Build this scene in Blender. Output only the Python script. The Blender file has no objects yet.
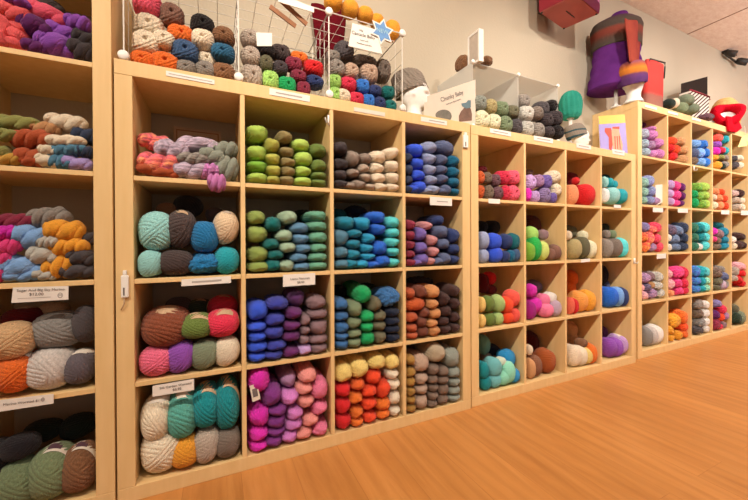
import bpy, bmesh, math, random
import numpy as np
from mathutils import Vector, Matrix
from math import sin, cos, pi, radians

random.seed(7)
rng = np.random.default_rng(7)
sc = bpy.context.scene
col = sc.collection

# ------------------------------------------------------------------ camera
CAMP = Vector((.3029, -1.4312, .878))
YAW, PIT, ROL, F = .4571, -.0053, -.0044, 346.5078
PX, PY = 374 + 13.2914, 250 - 6.949
fw = Vector((sin(YAW)*cos(PIT), cos(YAW)*cos(PIT), sin(PIT)))
rt0 = Vector((cos(YAW), -sin(YAW), 0)); up0 = rt0.cross(fw)
rt = rt0*cos(ROL) + up0*sin(ROL); up = up0*cos(ROL) - rt0*sin(ROL)
cd = bpy.data.cameras.new('camera'); cam = bpy.data.objects.new('camera', cd); col.objects.link(cam)
cd.sensor_width = 36; cd.lens = F/748*36
cd.shift_x = -13.2914/748; cd.shift_y = -6.949/748
cd.clip_start = .02
M = Matrix((rt, up, -fw)).transposed().to_4x4(); M.translation = CAMP
cam.matrix_world = M
sc.camera = cam

def ray(u, v): return fw*F + rt*(u-PX) - up*(v-PY)
def onY(u, v, Y):
    d = ray(u, v); return CAMP + d*((Y-CAMP.y)/d.y)
def onZ(u, v, Z):
    d = ray(u, v); return CAMP + d*((Z-CAMP.z)/d.z)
def depth(p): return (p-CAMP).dot(fw)

# ------------------------------------------------------------------ materials
def lin(c): return tuple(((x/255)/12.92 if x/255 <= .04045 else ((x/255+.055)/1.055)**2.4) for x in c)
def mat(name):
    m = bpy.data.materials.new(name); m.use_nodes = True
    return m, m.node_tree, m.node_tree.nodes, m.node_tree.links, m.node_tree.nodes['Principled BSDF']
def noise(nt, scale, detail=3, coord='Object', rough=.5, stretch=None):
    tc = nt.nodes.new('ShaderNodeTexCoord'); n = nt.nodes.new('ShaderNodeTexNoise')
    n.inputs['Scale'].default_value = scale; n.inputs['Detail'].default_value = detail; n.inputs['Roughness'].default_value = rough
    if stretch:
        mp = nt.nodes.new('ShaderNodeMapping'); mp.inputs['Scale'].default_value = stretch
        nt.links.new(tc.outputs[coord], mp.inputs['Vector']); nt.links.new(mp.outputs[0], n.inputs['Vector'])
    else: nt.links.new(tc.outputs[coord], n.inputs['Vector'])
    return n
def ramp(nt, fac, stops):
    r = nt.nodes.new('ShaderNodeValToRGB'); el = r.color_ramp.elements
    while len(el) < len(stops): el.new(.5)
    for e, (p, c) in zip(el, stops): e.position = p; e.color = (*c[:3], 1)
    nt.links.new(fac, r.inputs[0]); return r
def mixrgb(nt, mode, fac, a, b):
    m = nt.nodes.new('ShaderNodeMix'); m.data_type = 'RGBA'; m.blend_type = mode
    for idx, val in ((0, fac), (6, a), (7, b)):
        if hasattr(val, 'is_linked'): nt.links.new(val, m.inputs[idx])
        else: m.inputs[idx].default_value = val if idx == 0 else (*val[:3], 1)
    return m.outputs[2]
def bump(nt, h, strength, dist, bs):
    b = nt.nodes.new('ShaderNodeBump'); b.inputs['Strength'].default_value = strength; b.inputs['Distance'].default_value = dist
    nt.links.new(h, b.inputs['Height']); nt.links.new(b.outputs[0], bs.inputs['Normal'])
def plain(name, c, rough=.6, var=.08, scale=30, metal=0, spec=.4):
    m, nt, N, L, bs = mat(name)
    n = noise(nt, scale)
    r = ramp(nt, n.outputs['Fac'], [(.3, tuple(x*(1-var) for x in c)), (.7, tuple(min(1, x*(1+var)) for x in c))])
    L.new(r.outputs[0], bs.inputs['Base Color']); bs.inputs['Roughness'].default_value = rough
    bs.inputs['Metallic'].default_value = metal; bs.inputs['Specular IOR Level'].default_value = spec
    return m

def yarn_material(name, fuzz_scale, variegated=False, lo=.5, hi=1.3):
    m, nt, N, L, bs = mat(name)
    oi = N.new('ShaderNodeObjectInfo')
    base = oi.outputs['Color']
    if variegated:
        n0 = noise(nt, 2.2, 2, 'Object')
        mp = N.new('ShaderNodeMath'); mp.operation = 'MULTIPLY_ADD'; mp.inputs[1].default_value = .16; mp.inputs[2].default_value = .42
        L.new(n0.outputs['Fac'], mp.inputs[0])
        hs = N.new('ShaderNodeHueSaturation'); L.new(mp.outputs[0], hs.inputs['Hue']); L.new(base, hs.inputs['Color'])
        hs.inputs['Saturation'].default_value = .95
        n9 = noise(nt, 4.5, 2, 'Object')
        r9 = ramp(nt, n9.outputs['Fac'], [(.35, (.72, .72, .72)), (.65, (1.3, 1.3, 1.3))])
        base = mixrgb(nt, 'MULTIPLY', 1.0, hs.outputs[0], r9.outputs[0])
    n1 = noise(nt, fuzz_scale, 4, 'Object', .65, (1, .4, 1))
    r1 = ramp(nt, n1.outputs['Fac'], [(.30, (lo, lo, lo)), (.55, (1.05, 1.05, 1.05)), (.75, (hi, hi, hi))])
    c = mixrgb(nt, 'MULTIPLY', 1.0, base, r1.outputs[0])
    L.new(c, bs.inputs['Base Color'])
    bs.inputs['Roughness'].default_value = .95; bs.inputs['Specular IOR Level'].default_value = .12
    bs.inputs['Sheen Weight'].default_value = .12; bs.inputs['Sheen Roughness'].default_value = .5
    bump(nt, n1.outputs['Fac'], .5, .05, bs)
    return m
YARN = yarn_material('wool_yarn', 7)
YARNK = yarn_material('wound_wool_yarn', 16, False, .74, 1.18)
YARNV = yarn_material('hand_dyed_yarn', 6, True)

def wood_material(name, c1, c2):
    m, nt, N, L, bs = mat(name)
    n = noise(nt, 5, 5, 'Object', .6, (6, 6, .7))
    r = ramp(nt, n.outputs['Fac'], [(.3, c1), (.7, c2)])
    L.new(r.outputs[0], bs.inputs['Base Color']); bs.inputs['Roughness'].default_value = .5
    bs.inputs['Specular IOR Level'].default_value = .3
    return m
BIRCH = wood_material('birch_veneer', (.735, .50, .23), (.80, .565, .28))
WHITE = plain('white_card', (.82, .78, .74), .6, .03)
WHITEP = plain('white_plastic', (.85, .83, .80), .35, .02)
INK = plain('grey_ink', (.16, .14, .14), .8)
KRAFT = plain('kraft_paper', (.55, .38, .24), .8, .1, 12)
LABELP = plain('label_paper', (.76, .68, .60), .7, .08, 8)
WIRE = plain('white_coated_wire', (.72, .68, .63), .35, .03)
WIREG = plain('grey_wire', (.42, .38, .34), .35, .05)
FOAM = plain('white_foam', (.88, .86, .84), .7, .03, 60)
BROWNW = plain('brown_wood', (.30, .12, .05), .5, .2, 20)
BLACK = plain('black_metal', (.03, .025, .022), .5, .1)
REDB = plain('dark_red_enamel', (.26, .022, .035), .35, .1, 6)
REDBOT = plain('dusty_red_panel', (.42, .10, .09), .6, .1, 6)
PURP = plain('purple_reflection_tint', (.35, .10, .28), .25, .1, 6)  # purple reflection on the speaker's rounded front, put into the base colour

def wall_mat(name, c, sc_=3):
    m, nt, N, L, bs = mat(name)
    n = noise(nt, sc_, 4); n2 = noise(nt, 90, 2)
    r = ramp(nt, n.outputs['Fac'], [(.3, tuple(x*.96 for x in c)), (.7, c)])
    L.new(r.outputs[0], bs.inputs['Base Color']); bs.inputs['Roughness'].default_value = .85
    bs.inputs['Specular IOR Level'].default_value = .15
    bump(nt, n2.outputs['Fac'], .12, .01, bs); return m
WALLM = wall_mat('warm_white_paint', (.535, .465, .365))

def floor_mat():
    m, nt, N, L, bs = mat('orange_oak_laminate')
    tc = N.new('ShaderNodeTexCoord')
    mp = N.new('ShaderNodeMapping'); mp.inputs['Rotation'].default_value = (0, 0, pi/2)
    L.new(tc.outputs['Object'], mp.inputs['Vector'])
    br = N.new('ShaderNodeTexBrick'); br.offset = .37; br.inputs['Scale'].default_value = 1
    br.inputs['Brick Width'].default_value = 1.25; br.inputs['Row Height'].default_value = .19
    br.inputs['Mortar Size'].default_value = .0012; br.inputs['Bias'].default_value = 0
    br.inputs['Color1'].default_value = (.0, .0, .0, 1); br.inputs['Color2'].default_value = (1, 1, 1, 1); br.inputs['Mortar'].default_value = (.35, .35, .35, 1)
    L.new(mp.outputs[0], br.inputs['Vector'])
    # each plank gets its own grain offset
    vm = N.new('ShaderNodeVectorMath'); vm.operation = 'MULTIPLY_ADD'
    L.new(br.outputs['Color'], vm.inputs[0]); vm.inputs[1].default_value = (3.1, 5.7, 2.3)
    ms = N.new('ShaderNodeMapping'); ms.inputs['Scale'].default_value = (9, 1.1, 1)
    L.new(tc.outputs['Object'], ms.inputs['Vector']); L.new(ms.outputs[0], vm.inputs[2])
    n1 = N.new('ShaderNodeTexNoise'); n1.inputs['Scale'].default_value = 1.6; n1.inputs['Detail'].default_value = 6; n1.inputs['Roughness'].default_value = .62; n1.inputs['Distortion'].default_value = 1.2
    L.new(vm.outputs[0], n1.inputs['Vector'])
    wv = N.new('ShaderNodeTexWave'); wv.inputs['Scale'].default_value = .55; wv.inputs['Distortion'].default_value = 9; wv.inputs['Detail'].default_value = 3; wv.inputs['Detail Scale'].default_value = .8
    L.new(vm.outputs[0], wv.inputs['Vector'])
    c1 = ramp(nt, n1.outputs['Fac'], [(.22, (.44, .178, .044)), (.5, (.53, .228, .062)), (.78, (.59, .27, .083))])
    w1 = ramp(nt, wv.outputs['Fac'], [(0, (.93, .91, .89)), (.5, (1, 1, 1)), (1, (1.02, 1.02, 1.02))])
    c = mixrgb(nt, 'MULTIPLY', 1.0, c1.outputs[0], w1.outputs[0])
    pt = ramp(nt, br.outputs['Color'], [(0, (.92, .90, .88)), (1, (1.06, 1.06, 1.06))])
    c = mixrgb(nt, 'MULTIPLY', 1.0, c, pt.outputs[0])
    mo = ramp(nt, br.outputs['Fac'], [(0, (1, 1, 1)), (1, (.84, .80, .76))])
    c = mixrgb(nt, 'MULTIPLY', 1.0, c, mo.outputs[0])
    L.new(c, bs.inputs['Base Color']); bs.inputs['Roughness'].default_value = .36; bs.inputs['Specular IOR Level'].default_value = .35
    bump(nt, n1.outputs['Fac'], .05, .02, bs)
    return m
def ceil_mat():
    m, nt, N, L, bs = mat('wood_fibre_ceiling')
    n = noise(nt, 16, 8, 'Object', .75, (1, 2.2, 1)); n2 = noise(nt, 1.2, 3)
    r = ramp(nt, n.outputs['Fac'], [(.3, (.74, .58, .49)), (.7, (.92, .81, .73))])
    r2 = ramp(nt, n2.outputs['Fac'], [(.3, (.92, .92, .92)), (.7, (1.05, 1.05, 1.05))])
    c = mixrgb(nt, 'MULTIPLY', 1.0, r.outputs[0], r2.outputs[0])
    L.new(c, bs.inputs['Base Color']); bs.inputs['Roughness'].default_value = .9
    bump(nt, n.outputs['Fac'], .3, .01, bs); return m

# ------------------------------------------------------------------ mesh helpers
def link(name, me, m=None, parent=None):
    o = bpy.data.objects.new(name, me); col.objects.link(o)
    if m and not me.materials: me.materials.append(m)
    if parent: o.parent = parent
    return o
def tag(o, label, cat, group=None, kind=None):
    if label: o['label'] = label
    if cat: o['category'] = cat
    if group: o['group'] = group
    if kind: o['kind'] = kind
    return o
def empty(name, loc=(0, 0, 0), rz=0):
    o = bpy.data.objects.new(name, None); col.objects.link(o); o.location = loc; o.rotation_euler = (0, 0, rz)
    o.empty_display_size = .05
    return o
def boxes_mesh(name, bx, bev=0):
    bm = bmesh.new()
    for (x0, x1, y0, y1, z0, z1) in bx:
        vs = [bm.verts.new(p) for p in ((x0,y0,z0),(x1,y0,z0),(x1,y1,z0),(x0,y1,z0),(x0,y0,z1),(x1,y0,z1),(x1,y1,z1),(x0,y1,z1))]
        for f in ((0,3,2,1),(4,5,6,7),(0,1,5,4),(1,2,6,5),(2,3,7,6),(3,0,4,7)): bm.faces.new([vs[i] for i in f])
    if bev: bmesh.ops.bevel(bm, geom=list(bm.edges), offset=bev, segments=2, affect='EDGES', profile=.5)
    me = bpy.data.meshes.new(name); bm.to_mesh(me); bm.free()
    if bev:
        for p in me.polygons: p.use_smooth = False
    return me
def grid_mesh(name, P, closed=True, smooth=True, caps=False):
    P = np.asarray(P, float); a, b, _ = P.shape
    faces = []
    for i in range(a-1):
        for j in range(b if closed else b-1):
            k = (j+1) % b
            faces.append((i*b+j, i*b+k, (i+1)*b+k, (i+1)*b+j))
    if caps and closed:
        faces.append(tuple(range(b-1, -1, -1))); faces.append(tuple((a-1)*b+j for j in range(b)))
    me = bpy.data.meshes.new(name); me.from_pydata(P.reshape(-1, 3).tolist(), [], faces)
    bm = bmesh.new(); bm.from_mesh(me); bmesh.ops.remove_doubles(bm, verts=bm.verts, dist=1e-5)
    bmesh.ops.recalc_face_normals(bm, faces=bm.faces); bm.to_mesh(me); bm.free()
    if smooth:
        for p in me.polygons: p.use_smooth = True
    return me
def unit(P):
    P = np.array(P); P[..., 0] /= np.abs(P[..., 0]).max(); P[..., 2] /= np.abs(P[..., 2]).max()
    P[..., 1] -= P[..., 1].min(); P[..., 1] /= P[..., 1].max(); return P
def tube_bm(bm, pts, r, n=8):
    pts = [Vector(p) for p in pts]; rings = []
    for i, p in enumerate(pts):
        d = (pts[min(i+1, len(pts)-1)] - pts[max(i-1, 0)]).normalized()
        a = d.orthogonal().normalized(); b = d.cross(a)
        rr = r[i] if isinstance(r, (list, tuple)) else r
        rings.append([bm.verts.new(p + a*rr*cos(2*pi*k/n) + b*rr*sin(2*pi*k/n)) for k in range(n)])
    for A, B in zip(rings, rings[1:]):
        for k in range(n): bm.faces.new((A[k], A[(k+1) % n], B[(k+1) % n], B[k]))
    bm.faces.new(rings[0][::-1]); bm.faces.new(rings[-1])
def tubes_mesh(name, lst, smooth=True):
    bm = bmesh.new()
    for pts, r in lst: tube_bm(bm, pts, r)
    me = bpy.data.meshes.new(name); bm.to_mesh(me); bm.free()
    if smooth:
        for p in me.polygons: p.use_smooth = True
    return me
def poly_prism(name, pts, d):
    """pts: list of 3-D points of one flat outline; d: offset vector"""
    bm = bmesh.new(); d = Vector(d)
    A = [bm.verts.new(Vector(p)) for p in pts]; B = [bm.verts.new(Vector(p)+d) for p in pts]
    bm.faces.new(A); bm.faces.new(B[::-1]); n = len(A)
    for i in range(n): bm.faces.new((A[i], B[i], B[(i+1) % n], A[(i+1) % n]))
    bmesh.ops.recalc_face_normals(bm, faces=bm.faces)
    me = bpy.data.meshes.new(name); bm.to_mesh(me); bm.free(); return me

# ------------------------------------------------------------------ yarn meshes (unit size: radius 1 in x and z, length 1 in y)
def strand(x): return np.abs(np.cos(x))**.8-.55
def lumps(phi, t, amp, seed):
    r = np.random.default_rng(seed); o = 0
    for i in range(5):
        o = o + np.cos(r.integers(1, 4)*phi + r.uniform(1, 7)*t + r.uniform(0, 6.28))
    return amp*o/5
def _pt(nt, npn):
    s = np.linspace(0, 1, nt); t = .5-.5*np.cos(pi*s)
    return np.meshgrid(t, np.linspace(0, 2*pi, npn, endpoint=False), indexing='ij')
def sq(PH, n): return (np.abs(np.cos(PH))**n+np.abs(np.sin(PH))**n)**(-1/n)
def skein_mesh(seed, ridges=17, twist=.7, pw=4.2, crease=.09):
    T, PH = _pt(34, 84)
    prof = np.maximum(1-np.abs(2*T-1)**pw, 0)**.5
    R = prof*sq(PH, 2.35)*(1 + .035*np.cos(ridges*(PH+twist*T)+2*np.cos(PH+seed)) + .03*np.cos(29*(PH-1.5*T)+seed) + lumps(PH, T*2, .09, seed)
              - crease*np.exp(-((np.mod(PH-.9-seed*1.7-2.2*T, 2*pi)-pi)/.16)**2)*4*T.clip(0, .25))
    Y = T + (.018*np.cos(3*PH+seed)*prof)*(T < .5)
    P = np.stack([R*np.cos(PH), Y, R*np.sin(PH)], -1)
    return grid_mesh('skein', unit(P))
def hank_mesh(seed, k=1.6):
    T, PH = _pt(40, 84)
    prof = np.maximum(1-np.abs(2*T-1)**3.0, 0)**.5*sq(PH, 2.4)
    a = PH - pi*k*T + seed
    lobe = .74+.30*np.abs(np.cos(a))**.7
    R = prof*(lobe + .17*strand(5*a + 9*T) + lumps(PH, T*2, .08, seed))
    P = np.stack([R*np.cos(PH), T+.06*np.exp(-(prof/.35)**2)*(T < .5), R*np.sin(PH)], -1)
    return grid_mesh('hank', unit(P))
def winding(D, seed, n_ax, ridge, flat=(.6, .5, 1)):
    """height field of crossing bands of wound strands over unit directions D"""
    r = np.random.default_rng(seed); H = strand(ridge*np.arcsin(np.clip(D @ np.array([.36, .21, .9]), -1, 1)))
    for i in range(n_ax):
        ax = r.normal(size=3)*np.array(flat); ax /= np.linalg.norm(ax)
        d = D @ ax; w = r.uniform(.22, .5); m = np.exp(-(d/w)**6)
        H = H*(1-m) + m*(strand(ridge*np.arcsin(np.clip(d, -1, 1)))+i*.18)
    return H
def sphere_dirs(nt, npn):
    T, PH = np.meshgrid(np.linspace(0, pi, nt), np.linspace(0, 2*pi, npn, endpoint=False), indexing='ij')
    return T, PH, np.stack([np.sin(T)*np.cos(PH), -np.cos(T), np.sin(T)*np.sin(PH)], -1)
def cake_mesh(seed):
    T, PH, D = sphere_dirs(96, 150)
    H = winding(D, seed+50, 8, 13, (1, .35, 1))
    R = (1 + .06*H + lumps(PH, T, .06, seed)*np.sin(T))*(np.abs(D)**2.6).sum(-1)**(-1/2.6)
    P = D*R[..., None]
    hole = np.exp(-((P[..., 0]-.08*cos(seed))**2+(P[..., 2]-.08*sin(seed))**2)/.022)*(P[..., 1] < 0)
    P[..., 1] += .30*hole
    return grid_mesh('cake', unit(P))
def ball_mesh(seed, n_ax=5, ridge=17):
    T, PH, D = sphere_dirs(120, 190)
    H = winding(D, seed, n_ax, ridge)
    R = 1 + .038*H + lumps(PH, T, .06, seed)*np.sin(T)
    P = D*(R*(np.abs(D)**2.3).sum(-1)**(-1/2.3))[..., None]
    return grid_mesh('ball', unit(P))
def rope_mesh(seed, turns=1.3):
    """a hank twisted on itself: two plies of many strands, blunt looped ends"""
    T, PH = _pt(110, 180)
    prof = np.maximum(1-np.abs(2*T-1)**3.4, 0)**.5
    a = PH - 2*pi*turns*(T-.5) + seed
    lobe = .70+.31*np.abs(np.cos(a))**.65
    st = strand(12*(a + 1.6*np.sin(a*2)*.25) + 26*T*np.sign(np.cos(a)))
    R = prof*(lobe + .075*st + lumps(PH, T*2.5, .10, seed))
    C = .10*np.sin(2*pi*T*.9+seed)
    P = np.stack([R*np.cos(PH)+C*.5, T, R*np.sin(PH)+C], -1)
    return grid_mesh('rope', unit(P))
MESH = {'s': [skein_mesh(i, 15+2*(i % 3), .5+.3*i) for i in range(5)],
        'h': [hank_mesh(i, 1.3+.25*i) for i in range(4)],
        'c': [cake_mesh(i) for i in range(4)],
        'k': [ball_mesh(i+20) for i in range(5)],
        't': [rope_mesh(i, 1.0+.22*i) for i in range(5)]}
MESHV = {}
for k_ in ('s', 'h', 'k', 'c', 't'):
    MESHV[k_] = []
    for me in MESH[k_]:
        me.materials.append(YARNK if k_ in 'kts' else YARN); me2 = me.copy(); me2.materials.clear(); me2.materials.append(YARNV); MESHV[k_].append(me2)
def band_mesh(t0, t1, pw, e, lo=.985):
    T, PH = np.meshgrid(np.linspace(t0, t1, 10), np.linspace(0, 2*pi, 48, endpoint=False), indexing='ij')
    R = np.maximum(1-np.abs(2*T-1)**pw, 0)**e*lo+.012
    P = np.stack([R*np.cos(PH), T, R*np.sin(PH)], -1)
    return grid_mesh('paper_band', P)
BAND = band_mesh(.30, .72, 2.3, .5)
BANDW = band_mesh(.34, .70, 2.3, .5)
BANDS = band_mesh(.30, .62, 2.3, .5)
def block_mesh():
    T, PH = np.meshgrid(np.linspace(.36, .56, 8), np.linspace(1.15, 1.75, 10), indexing='ij')
    R = np.maximum(1-np.abs(2*T-1)**2.3, 0)**.5*.985+.020
    return grid_mesh('printed_block', np.stack([R*np.cos(PH), T, R*np.sin(PH)], -1), closed=False)
BLOCK = block_mesh(); BLOCK.materials.append(plain('plum_print', (.10, .05, .07), .6))
BAND.materials.append(KRAFT); BANDW.materials.append(LABELP); BANDS.materials.append(LABELP)

# ------------------------------------------------------------------ colours (as seen, sRGB)
PAL = dict(
 lime=(150,180,72), leaf_green=(110,160,45), olive_lime=(160,160,65), khaki_brown=(135,120,75), bright_lime=(165,196,84), moss_green=(95,115,50),
 charcoal=(58,50,54), warm_grey=(138,122,112), pale_taupe=(168,150,134), cream=(240,222,196), fern_green=(128,148,72), deep_teal=(5,98,98),
 pale_sage=(140,165,140), slate_blue=(80,125,160), seafoam=(90,150,125), steel_blue=(70,115,140), ocean_blue=(10,120,150), cyan_blue=(10,140,185),
 royal_blue=(15,90,195), aqua=(70,190,195), cobalt=(35,75,205), indigo=(48,55,150), plum=(92,30,95), lilac=(175,140,195), mauve_taupe=(125,98,105),
 denim_blue=(45,95,150), grey_green=(110,125,95), emerald=(5,150,85), olive_grey=(98,94,72), dark_navy=(22,30,52), magenta=(200,10,165), violet=(112,40,120),
 orchid=(190,110,185), salmon_pink=(240,150,145), pink=(220,110,150), butter_yellow=(252,222,128), red=(195,10,20), rust_orange=(205,85,20), tangerine=(245,120,20),
 vermilion=(245,70,15), ivory=(240,225,200), periwinkle_grey=(135,145,180), dark_slate=(50,58,85), slate=(80,90,125), petrol_blue=(5,90,125), wine=(125,35,60),
 violet_blue=(105,85,160), dusty_rose=(180,120,125), navy=(38,52,100), rust=(165,75,40), burnt_orange=(185,80,30), chestnut=(105,55,40), camel=(185,125,75),
 espresso=(62,38,36), mustard=(150,110,45), mushroom=(165,138,120), taupe_brown=(112,92,80), light_taupe=(160,145,122), sage_grey=(125,130,122),
 pale_aqua=(130,185,185), dark_brown=(68,56,56), peacock_blue=(15,105,160), oatmeal=(195,170,140), turquoise=(10,150,165), black=(28,22,24),
 cinnamon=(125,65,42), dark_green=(40,55,42), crimson=(195,30,65), rose_pink=(220,95,130), purple=(130,65,165), sage_green=(110,120,98),
 sea_green=(75,150,140), teal=(0,125,135), amber=(248,168,34), greige=(165,150,138), taupe_grey=(110,98,90), coral_pink=(225,105,90), lavender_grey=(165,145,165),
 silver_green=(128,132,120), bright_pink=(200,80,150), coral_rose=(230,90,95), lavender=(150,130,185), dark_purple=(78,38,88), olive=(130,130,70), ochre=(180,135,50),
 light_blue=(115,155,205), silver_grey=(175,172,165), dark_grey=(72,66,70), sand=(185,150,110), dark_red=(105,15,25), orange=(240,110,20), tan=(185,135,90),
 light_grey=(182,175,172), slate_grey=(90,82,90), brown=(120,82,55), sage=(105,120,88), navy_black=(28,24,30), mid_grey=(125,122,120),
 brown_grey=(105,88,74), plum_brown=(95,62,72), rose=(235,85,115), peach=(250,160,110), ice_white=(225,230,232), dark_teal=(0,85,95), mauve=(150,110,150),
 grey_purple=(125,105,150), light_green=(150,195,95), green=(30,160,70), pale_lime=(195,210,110), maroon=(72,22,26), brown_tweed=(115,80,68), khaki=(160,145,100),
 dark_olive=(90,86,64), sage_cream=(198,194,164), green_black=(30,42,36), pale_yellow=(246,208,120), light_moss=(150,175,105), coral_red=(245,85,70), slate_purple=(100,85,115),
 deep_magenta=(150,15,120), white=(232,226,220), coral=(245,110,85), light_orange=(250,165,70), sky_blue=(110,160,225), sage_aqua=(110,165,150), aqua_tweed=(95,165,170), pale_mint=(210,225,205),
 mint=(130,205,180), azure=(15,130,190), oxblood=(80,20,18), mocha=(130,85,62), russet=(150,72,25), grey_lilac=(150,155,180), grey_blue=(140,160,180),
 orchid_pink=(185,110,170), periwinkle=(120,130,180), mint_grey=(130,175,165), hot_pink=(225,55,130), violet_grey=(120,110,160), pink_red=(230,65,95), dark_blue_slate=(48,58,82),
 blue_grey=(100,120,155), pine_green=(50,110,90), bright_blue=(35,105,190), blue=(40,95,170), steel_navy=(52,78,115), orange_red=(250,85,15), yellow=(255,178,36),
 violet_navy=(58,52,90), grey=(128,120,114), teal_blue=(35,90,125), charcoal_blue=(38,40,52), peach_orange=(250,150,95), pale_pink=(245,175,185), rose_grey=(180,150,145))
BOOST = 1.35
def albedo(name):
    c = lin(PAL[name]); mean = sum(c)/3
    out = [max(.004, (mean+(x-mean)*.94)*BOOST) for x in c]
    k = min(1, .88/max(out)); out = [x*k for x in out]
    return (*out, 1)

NOUN = {'s': ('yarn_skein', 'skein', 'yarn'), 'h': ('yarn_hank', 'twisted hank', 'yarn'), 'k': ('yarn_ball', 'ball', 'yarn'), 'c': ('yarn_cake', 'yarn roll', 'yarn'), 't': ('yarn_hank', 'twisted hank', 'yarn')}
LINES = []          # every placed item of one cubby, for labels
ORD = ['lowest', 'second lowest', 'third lowest', 'fourth lowest', 'fifth lowest', 'sixth lowest', 'seventh lowest', 'eighth lowest']
def ords(n, lo, hi):
    if n == 1: return ['']
    if n == 2: return [lo, hi]
    if n == 3: return [lo, 'middle', hi]
    if n == 4: return [lo, 'second '+lo, 'second '+hi, hi]
    names = ['second ', 'third ', 'fourth ', 'fifth ']
    out = []; h = (n+1)//2
    for i in range(n):
        k, e = (i, lo) if i < h else (n-1-i, hi)
        out.append(e if k == 0 else names[k-1]+e)
    return out
def label_items(items, where):
    """items: list of dict(o, colour, kind, x, z, rx)"""
    groups = {}
    for it in items: groups.setdefault((it['colour'], it['kind']), []).append(it)
    for (c, k), L in groups.items():
        cn = c.replace('_', ' '); noun = NOUN[k][1]
        L.sort(key=lambda i: i['x']); stacks = [[L[0]]]
        for it in L[1:]:
            ref = stacks[-1]
            if it['x'] - sum(r['x'] for r in ref)/len(ref) < .9*it['rx']+.2*ref[0]['rx']: ref.append(it)
            else: stacks.append([it])
        sn = ords(len(stacks), 'left', 'right') if len(stacks) > 1 else ['']
        for s, sname in zip(stacks, sn):
            s.sort(key=lambda i: i['z']); vn = ords(len(s), 'lowest', 'topmost')
            for it, v in zip(s, vn):
                q = (sname + (' stack ' if v and sname else '') + (' ' if v and not sname else '') + v).strip()
                if q and not v: q += 'hand' if False else ''
                it['o']['label'] = ('%s %s%s, %s' % (cn, noun, (', '+q) if q else '', where)).replace('  ', ' ')

def add_item(p, rx, rz, L, colour, kind, group, vary=False, band=None, tilt=0, roll=0, yaw=0):
    lst = MESHV[kind] if vary else MESH[kind]
    me = lst[random.randrange(len(lst))]
    nm = NOUN[kind]
    o = bpy.data.objects.new(nm[0], me); col.objects.link(o)
    o.location = p; o.scale = (rx, L, rz)
    o.rotation_euler = (tilt, roll, yaw)
    if kind == 't':
        dr = min(max(min(rx, rz)*1.15, .03), .06)
        if rz > 1.2*rx:                # standing on end
            o.scale = (rx, 2*rz, dr); o.rotation_euler = (pi/2, 0, random.uniform(-.25, .25)); o.location = p + Vector((0, dr, -rz))
        else:
            a = random.uniform(-.12, .12) + roll
            o.scale = (dr, 2*rx, rz); o.rotation_euler = (0, -a, -pi/2); o.rotation_mode = 'XYZ'
            R = Matrix.Rotation(-a, 3, 'Y') @ Matrix.Rotation(-pi/2, 3, 'Z')
            o.rotation_euler = R.to_euler(); o.location = p + Vector((0, dr, 0)) - R @ Vector((0, rx, 0))
    c = albedo(colour); j = random.uniform(.92, 1.08)
    j = min(j, .9/max(c[:3])); o.color = (c[0]*j, c[1]*j, c[2]*j, 1)
    o['category'] = nm[2]; o['group'] = group
    if band:
        b = bpy.data.objects.new('paper_band', {'p': BAND, 'w': BANDW, 'n': BANDS}[band]); col.objects.link(b); b.parent = o
        if band == 'n':
            d_ = bpy.data.objects.new('printed_block', BLOCK); col.objects.link(d_); d_.parent = b; d_['label'] = 'dark printed block'
        b['label'] = {'p': 'brown paper band', 'w': 'pale paper band', 'n': 'printed paper band'}[band]
    return o

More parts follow.
